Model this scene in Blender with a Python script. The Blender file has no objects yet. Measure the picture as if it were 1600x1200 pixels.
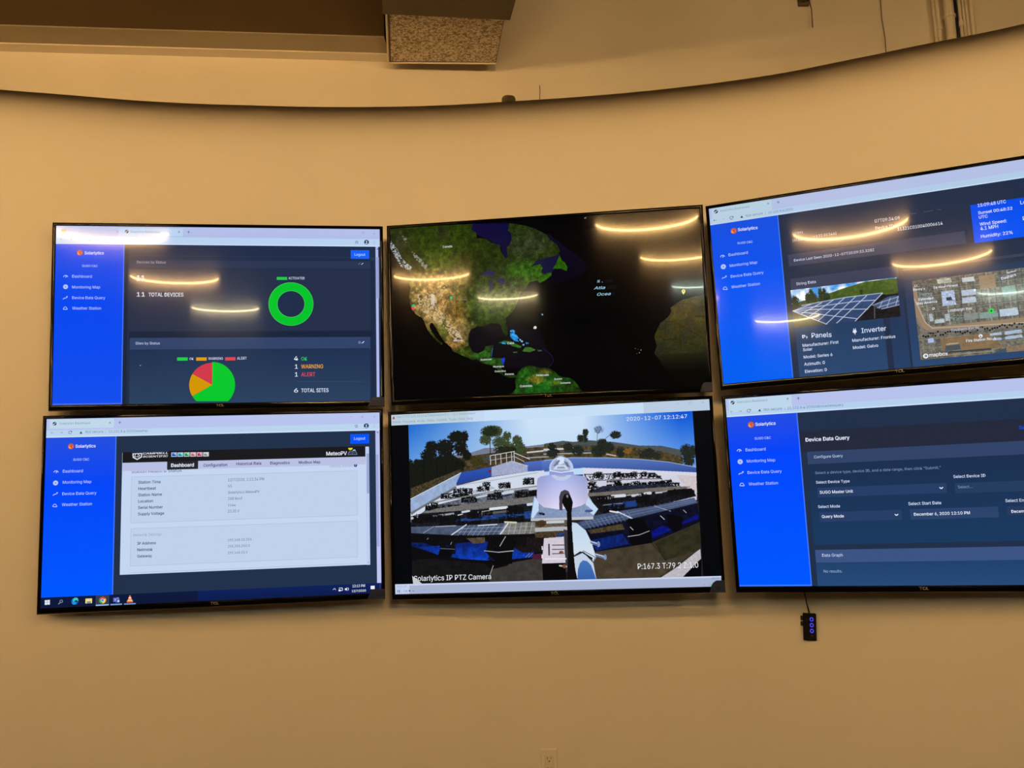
import bpy, bmesh, math, random, os
import numpy as np
from mathutils import Matrix, Vector
random.seed(7); rng = np.random.default_rng(7)
S = bpy.context.scene
C = S.collection
Z0 = 1.5                                   # eye height above the floor (m)

# ------------------------------------------------------------------ camera
FOC, PITCH, ROLL = 1300.9, 0.12232, -0.037096      # focal length in px of a 1600 px wide frame
cam = bpy.data.cameras.new('camera'); camo = bpy.data.objects.new('camera', cam); C.objects.link(camo)
cam.sensor_fit = 'HORIZONTAL'; cam.sensor_width = 36.0; cam.lens = FOC/1600*36.0
cam.clip_start = 0.05; cam.clip_end = 60
def cam_basis():
    cp, sp, cr, sr = math.cos(PITCH), math.sin(PITCH), math.cos(ROLL), math.sin(ROLL)
    back = np.array([0, -cp, -sp]); r0 = np.array([1, 0, 0]); u0 = np.array([0, -sp, cp])
    return cr*r0+sr*u0, -sr*r0+cr*u0, back
cr_, cu_, cb_ = cam_basis()
camo.matrix_world = Matrix(((cr_[0], cu_[0], cb_[0], 0), (cr_[1], cu_[1], cb_[1], 0), (cr_[2], cu_[2], cb_[2], Z0), (0, 0, 0, 1)))
S.camera = camo

# ------------------------------------------------------------------ world, exposure
w = bpy.data.worlds.new('world'); S.world = w; w.use_nodes = True
w.node_tree.nodes['Background'].inputs[0].default_value = (1.0, .72, .42, 1)
w.node_tree.nodes['Background'].inputs[1].default_value = 0.0
S.view_settings.view_transform = 'Standard'; S.view_settings.look = 'None'
S.view_settings.exposure = 0.0; S.view_settings.gamma = 1.0; S.view_settings.use_curve_mapping = False
RING_POWER = 620.0                          # radiance of the ring diffusers
WARM = (1.0, .575, .205); PALE = (1.0, .80, .42); COOL = (.78, .95, .80)
FILL_BEHIND = 9.0                          # strength of the added fill tube behind the curved wall

# ------------------------------------------------------------------ helpers
def lin(c):
    c = np.asarray(c, float)/255.0
    return np.where(c <= .04045, c/12.92, ((c+.055)/1.055)**2.4)
def tag(o, label=None, cat=None, group=None, kind=None):
    if label: o['label'] = label
    if cat: o['category'] = cat
    if group: o['group'] = group
    if kind: o['kind'] = kind
    return o
def mat(name, col, rough=.6, metal=0, spec=.5, emit=None, es=0, coat=0, noise=0, nscale=8, bump=0, srgb=True):
    m = bpy.data.materials.new(name); m.use_nodes = True
    nt = m.node_tree; b = nt.nodes['Principled BSDF']
    c = tuple(lin(col)) if srgb else tuple(col)
    b.inputs['Base Color'].default_value = (*c, 1); b.inputs['Roughness'].default_value = rough
    b.inputs['Metallic'].default_value = metal; b.inputs['Specular IOR Level'].default_value = spec
    b.inputs['Coat Weight'].default_value = coat
    if emit is not None:
        b.inputs['Emission Color'].default_value = (*emit, 1); b.inputs['Emission Strength'].default_value = es
    if noise or bump:
        tc = nt.nodes.new('ShaderNodeTexCoord'); n = nt.nodes.new('ShaderNodeTexNoise')
        n.inputs['Scale'].default_value = nscale; n.inputs['Detail'].default_value = 5
        nt.links.new(tc.outputs['Object'], n.inputs['Vector'])
        if noise:
            r = nt.nodes.new('ShaderNodeValToRGB')
            r.color_ramp.elements[0].position = .3; r.color_ramp.elements[1].position = .7
            r.color_ramp.elements[0].color = (*[x*(1-noise) for x in c], 1)
            r.color_ramp.elements[1].color = (*[min(1, x*(1+noise)) for x in c], 1)
            nt.links.new(n.outputs['Fac'], r.inputs['Fac']); nt.links.new(r.outputs['Color'], b.inputs['Base Color'])
        if bump:
            bp = nt.nodes.new('ShaderNodeBump'); bp.inputs['Strength'].default_value = bump; bp.inputs['Distance'].default_value = .002
            n2 = nt.nodes.new('ShaderNodeTexNoise'); n2.inputs['Scale'].default_value = 160; n2.inputs['Detail'].default_value = 3
            nt.links.new(tc.outputs['Object'], n2.inputs['Vector'])
            nt.links.new(n2.outputs['Fac'], bp.inputs['Height']); nt.links.new(bp.outputs['Normal'], b.inputs['Normal'])
    return m
def mesh_obj(name, verts, faces, m, parent=None, smooth=False):
    me = bpy.data.meshes.new(name); me.from_pydata([tuple(v) for v in verts], [], faces); me.update()
    o = bpy.data.objects.new(name, me); C.objects.link(o)
    if m: me.materials.append(m)
    if parent: o.parent = parent
    if smooth:
        for p in me.polygons: p.use_smooth = True
    return o
def bm_obj(name, bm, m, parent=None, smooth=False):
    me = bpy.data.meshes.new(name)
    bmesh.ops.recalc_face_normals(bm, faces=bm.faces[:]); bm.to_mesh(me); bm.free()
    o = bpy.data.objects.new(name, me); C.objects.link(o); me.materials.append(m)
    if parent: o.parent = parent
    if smooth:
        for p in me.polygons: p.use_smooth = True
    return o
def add_box(bm, lo, hi, bev=0, seg=2):
    r = bmesh.ops.create_cube(bm, size=1)
    for v in r['verts']:
        v.co = Vector([(lo[i]+hi[i])/2+v.co[i]*(hi[i]-lo[i]) for i in range(3)])
    if bev:
        es = list({e for v in r['verts'] for e in v.link_edges})
        bmesh.ops.bevel(bm, geom=es, offset=bev, segments=seg, affect='EDGES', profile=.5)
def box(name, lo, hi, m, parent=None, bev=0, seg=2):
    bm = bmesh.new(); add_box(bm, lo, hi, bev, seg); return bm_obj(name, bm, m, parent)
def add_tube(bm, pts, r, n=10, caps=True):
    pts = [Vector(p) for p in pts]; rings = []
    rr = [float(q) for q in r] if isinstance(r, (list, tuple)) else [float(r)]*len(pts)
    up = Vector((0, 0, 1)); t0 = (pts[1]-pts[0]).normalized()
    if abs(t0.dot(up)) > .9: up = Vector((1, 0, 0))
    a = t0.cross(up).normalized()
    for i, p in enumerate(pts):
        t = (pts[min(i+1, len(pts)-1)]-pts[max(i-1, 0)]).normalized()
        a = (a-t*a.dot(t)).normalized(); b = t.cross(a)
        rings.append([bm.verts.new(p+rr[i]*(math.cos(2*math.pi*k/n)*a+math.sin(2*math.pi*k/n)*b)) for k in range(n)])
    for i in range(len(rings)-1):
        for k in range(n):
            bm.faces.new((rings[i][k], rings[i][(k+1) % n], rings[i+1][(k+1) % n], rings[i+1][k]))
    if caps: bm.faces.new(rings[0][::-1]); bm.faces.new(rings[-1])
def tube(name, pts, r, m, parent=None, n=10):
    bm = bmesh.new(); add_tube(bm, pts, r, n); return bm_obj(name, bm, m, parent, True)
def empty(name, loc, rot=(0, 0, 0)):
    o = bpy.data.objects.new(name, None); o.empty_display_size = .1; C.objects.link(o); o.location = loc; o.rotation_euler = rot
    return o
def ray(x, y):
    return cr_*((x-800)/FOC)+cu_*((600-y)/FOC)-cb_
def at_z(x, y, z):                          # where the sight line of a photo point meets height z above the eye
    d = ray(x, y); return d*(z/d[2])+np.array([0, 0, Z0])
def at_y(x, y, yy):
    d = ray(x, y); return d*(yy/d[1])+np.array([0, 0, Z0])

# ------------------------------------------------------------------ materials
M_wall = mat('warm_white_paint', (226, 219, 207), .62, spec=.25, noise=.02, nscale=1.1, bump=.05)
M_back = mat('old_cream_paint', (222, 213, 196), .7, spec=.2, noise=.06, nscale=.9, bump=.1)
M_beam = mat('brown_soffit', (80, 63, 40), .8, spec=.2, noise=.1, nscale=2)
M_trim = mat('tan_soffit', (160, 150, 130), .8, spec=.2, noise=.05, nscale=2)
M_ceil = mat('dark_ceiling_paint', (70, 58, 44), .9, spec=.1, noise=.15, nscale=3)
M_floor = mat('grey_carpet', (62, 58, 54), .95, spec=.1, noise=.25, nscale=30)
M_side = mat('side_wall_paint', (112, 100, 84), .8, spec=.1, noise=.05, nscale=2)
M_bezel = mat('gloss_black_bezel', (5, 5, 5), .07, spec=.2)
M_shell = mat('matt_black_plastic', (16, 16, 16), .5)
M_black = mat('black_rubber', (7, 6, 6), .6, spec=.2)
M_steel = mat('bracket_steel', (60, 60, 62), .4, metal=.8)
M_logo = mat('pale_logo_print', (185, 180, 165), .4)
M_sticker = mat('smoky_blue_film', (36, 46, 84), .45, spec=.3)
M_stink = mat('dark_sticker_print', (18, 22, 34), .4)
M_plate = mat('almond_plate', (228, 222, 206), .4, spec=.4)
M_socket = mat('almond_socket', (222, 214, 196), .35, spec=.4)
M_slot = mat('socket_hole_dark', (24, 16, 10), .6)
M_duct = mat('dull_duct_wrap', (92, 80, 60), .6, metal=.1, noise=.15, nscale=5)
M_pipe = mat('painted_pipe', (216, 206, 188), .5, spec=.4, noise=.05, nscale=6)
M_navy = mat('dark_blue_cable', (22, 24, 52), .5)
M_wire = mat('thin_brown_wire', (84, 62, 38), .6)
M_dome = mat('grey_plastic', (236, 226, 214), .5)
M_ringh = mat('black_lamp_housing', (14, 13, 12), .4)
M_led = mat('blue_lit_port', (10, 10, 30), .3, emit=tuple(lin((70, 75, 235))), es=1.1)
M_port = mat('unlit_port', (60, 56, 62), .35)

def emit_mat(name, col, s):
    m = bpy.data.materials.new(name); m.use_nodes = True; nt = m.node_tree; nt.nodes.clear()
    e = nt.nodes.new('ShaderNodeEmission'); o = nt.nodes.new('ShaderNodeOutputMaterial')
    e.inputs[0].default_value = (*col, 1); e.inputs[1].default_value = s
    nt.links.new(e.outputs[0], o.inputs[0]); return m
M_warm = emit_mat('warm_led_diffuser', WARM, RING_POWER)
M_pale = emit_mat('pale_led_diffuser', PALE, RING_POWER*.75)
M_cool = emit_mat('cool_led_diffuser', COOL, RING_POWER*.45)
M_tube = emit_mat('warm_fill_tube', (1.0, .60, .25), FILL_BEHIND)

# lit panel of a display: each point's own colour shines through a glossy, slightly hazy cover
def screen_mat():
    m = bpy.data.materials.new('lit_display_panel'); m.use_nodes = True; nt = m.node_tree; nt.nodes.clear()
    N, L = nt.nodes, nt.links
    a = N.new('ShaderNodeAttribute'); a.attribute_name = 'Col'
    e = N.new('ShaderNodeEmission'); L.new(a.outputs['Color'], e.inputs[0]); e.inputs[1].default_value = 1.0
    tg = N.new('ShaderNodeTangent'); tg.direction_type = 'UV_MAP'; tg.uv_map = 'UVMap'
    g1 = N.new('ShaderNodeBsdfGlossy'); g1.inputs['Color'].default_value = (.0032,)*3+(1,); g1.inputs['Roughness'].default_value = .018
    g2 = N.new('ShaderNodeBsdfGlossy'); g2.inputs['Color'].default_value = (.0085,)*3+(1,); g2.inputs['Roughness'].default_value = .058
    g2.inputs['Anisotropy'].default_value = .35; g2.inputs['Rotation'].default_value = HAZE_ROT; L.new(tg.outputs[0], g2.inputs['Tangent'])
    g3 = N.new('ShaderNodeBsdfGlossy'); g3.inputs['Color'].default_value = (.0040,)*3+(1,); g3.inputs['Roughness'].default_value = .11
    g3.inputs['Anisotropy'].default_value = .35; g3.inputs['Rotation'].default_value = HAZE_ROT; L.new(tg.outputs[0], g3.inputs['Tangent'])
    s0 = N.new('ShaderNodeAddShader'); L.new(g2.outputs[0], s0.inputs[0]); L.new(g3.outputs[0], s0.inputs[1])
    s1 = N.new('ShaderNodeAddShader'); s2 = N.new('ShaderNodeAddShader'); o = N.new('ShaderNodeOutputMaterial')
    L.new(g1.outputs[0], s1.inputs[0]); L.new(s0.outputs[0], s1.inputs[1])
    L.new(s1.outputs[0], s2.inputs[0]); L.new(e.outputs[0], s2.inputs[1]); L.new(s2.outputs[0], o.inputs[0])
    m.cycles.emission_sampling = 'NONE'
    return m
HAZE_ROT = 0.0
M_screen = screen_mat()

# duct underside: mottled foil-faced board
def mottled():
    m = bpy.data.materials.new('mottled_duct_board'); m.use_nodes = True; nt = m.node_tree; b = nt.nodes['Principled BSDF']
    tc = nt.nodes.new('ShaderNodeTexCoord'); mp = nt.nodes.new('ShaderNodeMapping'); mp.inputs['Scale'].default_value = (1, 1.0, 1)
    n = nt.nodes.new('ShaderNodeTexNoise'); n.inputs['Scale'].default_value = 74; n.inputs['Detail'].default_value = 4; n.inputs['Roughness'].default_value = .62
    n.inputs['Distortion'].default_value = 1.0
    r = nt.nodes.new('ShaderNodeValToRGB'); r.color_ramp.elements[0].position = .455; r.color_ramp.elements[1].position = .53
    r.color_ramp.elements[0].color = (*lin((126, 108, 82)), 1); r.color_ramp.elements[1].color = (*lin((212, 202, 182)), 1)
    nt.links.new(tc.outputs['Object'], mp.inputs[0]); nt.links.new(mp.outputs[0], n.inputs['Vector'])
    nt.links.new(n.outputs['Fac'], r.inputs['Fac']); nt.links.new(r.outputs['Color'], b.inputs['Base Color'])
    b.inputs['Roughness'].default_value = .6
    return m
M_mottle = mottled()

# ------------------------------------------------------------------ structure
XL, XR, YB, ZC = -5.5, 5.5, -8.0, 4.7
def wy(x): return 4.115+.127*x                # wall behind the curved one
tag(box('floor', (XL, YB, -.1), (XR, 5.2, 0), M_floor), kind='structure')
tag(box('ceiling', (XL, YB, ZC), (XR, 5.0, ZC+.1), M_ceil), kind='structure')
tag(box('wall_left', (XL-.1, YB, 0), (XL, 5.0, ZC), M_side), kind='structure')
tag(box('wall_right', (XR, YB, 0), (XR+.1, 5.0, ZC), M_side), kind='structure')
tag(box('wall_rear', (XL, YB-.1, 0), (XR, YB, ZC), M_side), kind='structure')
def prism(name, pts, z0, z1, m):             # plan outline, extruded upward
    n = len(pts); V = [(x, y, z0) for x, y in pts]+[(x, y, z1) for x, y in pts]
    F = [tuple(range(n))[::-1], tuple(range(n, 2*n))]+[(i, (i+1) % n, n+(i+1) % n, n+i) for i in range(n)]
    return mesh_obj(name, V, F, m)
wb = tag(box('wall_back', (-5.6, 0, 0), (5.6, .12, ZC), M_back), kind='structure'); wb.location = (0, 4.115, 0); wb.rotation_euler = (0, 0, math.atan(.127))
# beam against the wall behind, on the left of the duct; dark brown face, lighter tan underside
ZB = Z0+2.2
def strip(x0, x1, d0, d1, z0, z1, name, m):
    return tag(prism(name, [(x0, wy(x0)-d1), (x1, wy(x1)-d1), (x1, wy(x1)-d0), (x0, wy(x0)-d0)], z0, z1, m), kind='structure')
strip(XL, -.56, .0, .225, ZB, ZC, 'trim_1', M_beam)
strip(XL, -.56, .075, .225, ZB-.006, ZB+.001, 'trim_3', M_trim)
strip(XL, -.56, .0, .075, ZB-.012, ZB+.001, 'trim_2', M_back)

# curved wall with a rounded top edge; plan curve from the visible top edge
ZT = 1.62
edge = [(0,141),(60,145.5),(120,150),(180,155.5),(235,159.5),(320,163.5),(400,165.5),(480,168),(560,168),(630,167.5),(700,165),(800,159),(900,152.5),(1000,144),(1100,133),(1200,119),(1250,110.5),(1290,101),(1340,92),(1384,82),(1430,73),(1465,65),(1530,54),(1600,38)]
Q = np.array([at_z(x, y, ZT-.006)[:2] for x, y in edge])
pc = np.polyfit(Q[:, 0], Q[:, 1], 3)
resid = Q[:, 1]-np.polyval(pc, Q[:, 0])
def curve_y(x): return np.polyval(pc, x)+np.interp(x, np.concatenate([[-2.4], Q[:, 0], [2.4]]), np.concatenate([[0], resid, [0]]))-.020
xs = np.linspace(-3.35, 3.1, 130); ys = curve_y(xs)
ker = np.exp(-np.linspace(-2, 2, 9)**2); ker /= ker.sum()
ys = np.convolve(np.pad(ys, 4, mode='reflect', reflect_type='odd'), ker, 'valid')
def wall_y(x): return float(np.interp(x, xs, ys))
RB, TH = .035, .13
prof = [(0, -Z0)]+[(0, z) for z in np.linspace(-1.2, ZT-RB, 10)]
prof += [(RB*(1-math.cos(a)), ZT-RB+RB*math.sin(a)) for a in np.linspace(0, math.pi/2, 9)[1:]]
prof += [(TH, ZT), (TH, -Z0)]
V = []
nx = np.gradient(ys, xs); L_ = np.sqrt(1+nx**2); dirs = np.stack([-nx/L_, 1/L_], 1)   # horizontal outward (away from the room)
for i in range(len(xs)):
    for d, z in prof: V.append((xs[i]+dirs[i, 0]*d, ys[i]+dirs[i, 1]*d, z+Z0))
np_ = len(prof); F = []
for i in range(len(xs)-1):
    for j in range(np_-1): F.append((i*np_+j, (i+1)*np_+j, (i+1)*np_+j+1, i*np_+j+1))
F.append(tuple(range(np_))[::-1]); F.append(tuple((len(xs)-1)*np_+j for j in range(np_)))
cw = mesh_obj('wall_front', V, F, M_wall, smooth=True)
for p in cw.data.polygons:
    if len(p.vertices) > 4: p.use_smooth = False
try:
    cw.data.set_sharp_from_angle(angle=math.radians(50))
except Exception: pass
tag(cw, kind='structure')

# ------------------------------------------------------------------ lamps
RR, HR = .385, 1.622
def ring_lamp(cx, cy, m, label):
    t = empty('ring_pendant_lamp', (cx, cy, Z0+HR)); tag(t, label, 'lamp', 'ring pendants hanging over the room')
    n = 96
    def lathe(prof, name, mm, zoff=0):
        k = len(prof); V = []; F = []
        for i in range(n):
            a = 2*math.pi*i/n
            for r, z in prof: V.append((r*math.cos(a), r*math.sin(a), z))
        for i in range(n):
            for j in range(k): F.append((i*k+j, ((i+1) % n)*k+j, ((i+1) % n)*k+(j+1) % k, i*k+(j+1) % k))
        return mesh_obj(name, V, F, mm, t, True)
    lathe([(RR-.0068, -.0105), (RR+.014, -.0105), (RR+.014, .0105), (RR-.0068, .0105), (RR-.0068, .0088), (RR+.003, .0088), (RR+.003, -.0088), (RR-.0068, -.0088)], 'housing', M_ringh)  # inward lips added to cut the light reaching the lower wall
    lathe([(RR-.004, -.0065), (RR+.002, -.0075), (RR+.002, .0075), (RR-.004, .0065)], 'diffuser', m)
    for k in range(3):
        a = 2*math.pi*k/3+.5
        tube('cable', [((RR+.01)*math.cos(a), (RR+.01)*math.sin(a), .008), (.03*math.cos(a), .03*math.sin(a), ZC-Z0-HR-.02)], .0015, M_black, t, 6)
    bm = bmesh.new(); add_tube(bm, [(0, 0, ZC-Z0-HR-.03), (0, 0, ZC-Z0-HR)], .06, 24); bm_obj('ceiling_mount', bm, M_ringh, t)
RINGS = [(-2.069, .297, M_warm, 'warm ring pendant nearest the left front screens'), (-1.906, -1.688, M_warm, 'warm ring pendant in the left row, middle one'),
         (-1.638, -3.885, M_pale, 'pale yellow ring pendant at the far end of the left row'), (.358, .005, M_warm, 'warm ring pendant nearest the right hand screens'),
         (.564, -1.728, M_warm, 'warm ring pendant in the right row, middle one'), (.764, -4.177, M_cool, 'cool white ring pendant at the far end of the right row')]
RINGS += [(-4.48, .45, M_warm, 'added unseen warm ring pendant in the outer left row, nearest the screens'), (-4.32, -1.55, M_warm, 'added unseen warm ring pendant in the outer left row, middle one'),  # outer rows added out of view to brighten the curved wall
          (-4.1, -3.7, M_pale, 'added unseen pale yellow ring pendant at the far end of the outer left row'), (2.79, -.2, M_warm, 'added unseen warm ring pendant in the outer right row, nearest the screens'),
          (2.97, -1.95, M_warm, 'added unseen warm ring pendant in the outer right row, middle one'), (3.18, -4.4, M_cool, 'added unseen cool white ring pendant at the far end of the outer right row')]
for a in RINGS: ring_lamp(*a)
# added fill tube, unseen below the curved wall's top, brightens the wall beyond
t = empty('unseen_fill_tube', (-1.2, 3.70, Z0+.95), (0, 0, .127)); tag(t, 'long added fill tube hidden behind the curved wall', 'lamp')
tube('fill_tube', [(-1.5, 0, 0), (1.5, 0, 0)], .016, M_tube, t, 12)
box('fill_tube_body', (-1.55, -.025, -.07), (1.55, .025, -.022), M_plate, t, .004)
box('bracket', (-1.5, .0, -.06), (-1.46, .24, -.03), M_steel, t)
box('bracket', (1.46, .0, -.06), (1.5, .24, -.03), M_steel, t)

# ------------------------------------------------------------------ displays
PW, PH = 1.2096, .6804
BS, BT, BB = .0125, .0125, .022
TV = {1: (-1.1069, 3.1377, .6963, .1265, .0449, .0098), 2: (.1382, 3.1582, .6902, -.1143, .0538, .0067),
      3: (1.3589, 2.906, .7015, -.3471, .0207, -.014), 4: (-1.117, 3.1248, -.0354, .1211, .0148, .0061),
      5: (.129, 3.1491, -.0471, -.1182, .0073, -.002), 6: (1.3672, 2.8919, -.0446, -.3081, .0115, -.0064)}
def rot(yaw, tilt, roll):
    c, s = math.cos, math.sin
    Rz = np.array([[c(yaw), -s(yaw), 0], [s(yaw), c(yaw), 0], [0, 0, 1]])
    Rx = np.array([[1, 0, 0], [0, c(tilt), -s(tilt)], [0, s(tilt), c(tilt)]])
    Ry = np.array([[c(roll), 0, s(roll)], [0, 1, 0], [-s(roll), 0, c(roll)]])
    return Rz@Rx@Ry

def load_font():
    try:
        p = os.path.join(bpy.utils.system_resource('DATAFILES'), 'fonts', 'Inter.woff2')   # ships with Blender; the built-in face serves if it is absent
        return bpy.data.fonts.load(p) if os.path.exists(p) else None
    except Exception:
        return None
SANS = load_font()
TXT = {}
def glyphs(s, bold, shear):
    key = (s, bold, shear)
    if key not in TXT:
        cu = bpy.data.curves.new('t', 'FONT'); cu.body = s; cu.size = 1; cu.resolution_u = 3; cu.shear = shear
        if SANS: cu.font = SANS
        o = bpy.data.objects.new('t', cu); C.objects.link(o)
        me = bpy.data.meshes.new_from_object(o)
        v = np.array([x.co[:2] for x in me.vertices]); f = [tuple(p.vertices) for p in me.polygons]
        b_ = min(bold, 1.8)*.010                # a bolder stroke: the same letters laid twice or three times, a hair apart
        if b_ > 0:
            n0 = len(v); offs = [(-b_, -b_*.4), (b_, b_*.4)] if bold < .7 else [(-b_, -b_*.5), (b_, -b_*.5), (0, b_*.6), (-b_, b_*.3), (b_, b_*.5)]
            f = [tuple(i+n0*k for i in q) for k in range(len(offs)) for q in f]; v = np.vstack([v+np.array(d_) for d_ in offs])
        bpy.data.objects.remove(o); bpy.data.curves.remove(cu); bpy.data.meshes.remove(me)
        TXT[key] = (v, f)
    return TXT[key]

class Panel:
    """lit face of one display: flat coloured shapes in the plane of its panel, sizes from where the photo shows them"""
    def __init__(s, k):
        s.k = k; a = TV[k]; s.c = np.array(a[:3]); s.R = rot(*a[3:]); s.n = s.R@np.array([0, -1, 0])
        s.V = []; s.F = []; s.K = []; s.nv = 0; s.layer = 0; s.o = (0, 0, 1)
    def org(s, ox, oy, sc=5.7143): s.o = (ox, oy, sc); return s
    def px(s, p):
        p = np.atleast_2d(np.asarray(p, float)); return np.stack([s.o[0]+p[:, 0]/s.o[2], s.o[1]+p[:, 1]/s.o[2]], 1)
    def loc(s, p):                             # photo points -> panel plane (u right, v up, metres)
        q = s.px(p); d = cr_[None]*((q[:, :1]-800)/FOC)+cu_[None]*((600-q[:, 1:])/FOC)-cb_[None]
        t = (s.c@s.n)/(d@s.n); P = (d*t[:, None]-s.c)@s.R
        return P[:, [0, 2]]
    def raw(s, uv, faces, cols, dz=None):
        z = s.layer*1.5e-5; s.layer += 1
        uv = np.asarray(uv); n = len(uv)
        # keep inside the panel
        uv = np.stack([np.clip(uv[:, 0], -PW/2, PW/2), np.clip(uv[:, 1], -PH/2, PH/2)], 1)
        s.V.append(np.column_stack([uv[:, 0], np.full(n, -z), uv[:, 1]]))
        s.F += [tuple(i+s.nv for i in f) for f in faces]
        cols = np.asarray(cols, float)
        if cols.ndim == 1: cols = np.tile(cols, (n, 1))
        s.K.append(lin(cols)); s.nv += n
    def poly(s, pts, col): s.raw(s.loc(pts), [tuple(range(len(pts)))], col)
    def rect(s, x0, y0, x1, y1, col, col2=None):          # upright in the panel, given two opposite corners
        a, b = s.loc([(x0, y0), (x1, y1)])
        c = [col, col, col2 or col, col2 or col]
        s.raw([(a[0], a[1]), (b[0], a[1]), (b[0], b[1]), (a[0], b[1])], [(0, 1, 2, 3)], c)
    def urect(s, u0, v0, u1, v1, col, col2=None):         # in panel fractions, v measured down from the top
        U = lambda u: -PW/2+u*PW
        Vv = lambda v: PH/2-v*PH
        c = [col, col, col2 or col, col2 or col]
        s.raw([(U(u0), Vv(v0)), (U(u1), Vv(v0)), (U(u1), Vv(v1)), (U(u0), Vv(v1))], [(0, 1, 2, 3)], c)
    def disc(s, x, y, r, col, rin=0, a0=0, a1=360, n=40, sx=1.0):
        c = s.loc([(x, y)])[0]; e = s.loc([(x+r, y)])[0]; R_ = np.hypot(*(e-c)); t = np.radians(np.linspace(a0, a1, n+1))
        o = np.stack([c[0]+R_*sx*np.cos(t), c[1]+R_*np.sin(t)], 1)
        if rin:
            ri = R_*rin/r; i = np.stack([c[0]+ri*np.cos(t), c[1]+ri*np.sin(t)], 1)
            s.raw(np.vstack([o, i]), [(j, j+1, n+2+j, n+1+j) for j in range(n)], col)
        elif a1-a0 >= 360: s.raw(o[:-1], [tuple(range(n))], col)
        else: s.raw(np.vstack([o, c[None]]), [tuple(range(n+2))], col)
    def line(s, pts, w_, col):
        q = s.loc(pts); ww = w_/s.o[2]/415.0/2
        for a, b in zip(q[:-1], q[1:]):
            d = (b-a)/max(1e-9, np.hypot(*(b-a))); n = np.array([-d[1], d[0]])*ww
            s.raw([a+n, b+n, b-n, a-n], [(0, 1, 2, 3)], col)
    def text(s, st, x0, y0, x1, y1=None, col=(225, 235, 255), bold=0, shear=0, cap=None):
        y1 = y0 if y1 is None else y1
        a, b = s.loc([(x0, y0), (x1, y1)]); v, f = glyphs(st, bold, shear)
        mn, mx = v[:, 0].min(), v[:, 0].max(); k = np.hypot(*(b-a))/(mx-mn)
        ky = k*(1.22 if st.isupper() and len(st) > 3 and st[0] != 'S' else 1.06) if cap is None else cap/s.o[2]/415.0/.72
        d = (b-a)/np.hypot(*(b-a))
        if abs(d[1]) < .03: d = np.array([1., 0.])
        n = np.array([-d[1], d[0]])
        uv = a[None]+(v[:, :1]-mn)*k*d[None]+v[:, 1:]*ky*n[None]
        s.raw(uv, f, col)
    def grid(s, u0, v0, u1, v1, img):                     # img rows top-down, colours at vertices
        h, w_ = img.shape[:2]
        uu, vv = np.meshgrid(np.linspace(u0, u1, w_), np.linspace(v0, v1, h))
        idx = np.arange(h*w_).reshape(h, w_)
        f = np.stack([idx[:-1, :-1], idx[1:, :-1], idx[1:, 1:], idx[:-1, 1:]], -1).reshape(-1, 4)
        z = s.layer*1.5e-5; s.layer += 1
        s.V.append(np.column_stack([uu.ravel(), np.full(h*w_, -z), vv.ravel()]))
        s.G = getattr(s, 'G', []); s.G.append(f+s.nv)
        s.K.append(lin(np.clip(img.reshape(-1, 3), 0, 255))); s.nv += h*w_
    def build(s, parent):
        V = np.vstack(s.V).astype(np.float32); K = np.vstack(s.K)
        loops = []; tot = []
        for f in s.F: loops.extend(f); tot.append(len(f))
        loops = np.array(loops, np.int32); tot = np.array(tot, np.int32)
        for g in getattr(s, 'G', []):
            loops = np.concatenate([loops, g.ravel().astype(np.int32)]); tot = np.concatenate([tot, np.full(len(g), 4, np.int32)])
        me = bpy.data.meshes.new('screen'); me.vertices.add(len(V)); me.vertices.foreach_set('co', V.ravel())
        me.loops.add(len(loops)); me.loops.foreach_set('vertex_index', loops)
        me.polygons.add(len(tot)); st = np.concatenate([[0], np.cumsum(tot)[:-1]]).astype(np.int32)
        me.polygons.foreach_set('loop_start', st); me.polygons.foreach_set('loop_total', tot)
        me.update(calc_edges=True)
        at = me.color_attributes.new('Col', 'FLOAT_COLOR', 'POINT')
        at.data.foreach_set('color', np.column_stack([K, np.ones(len(K))]).astype(np.float32).ravel())
        uv = me.uv_layers.new(name='UVMap')
        uv.data.foreach_set('uv', (V[loops][:, [0, 2]]).astype(np.float32).ravel())
        me.materials.append(M_screen); me.validate()
        o = bpy.data.objects.new('screen', me); C.objects.link(o); o.parent = parent
        return o

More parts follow.
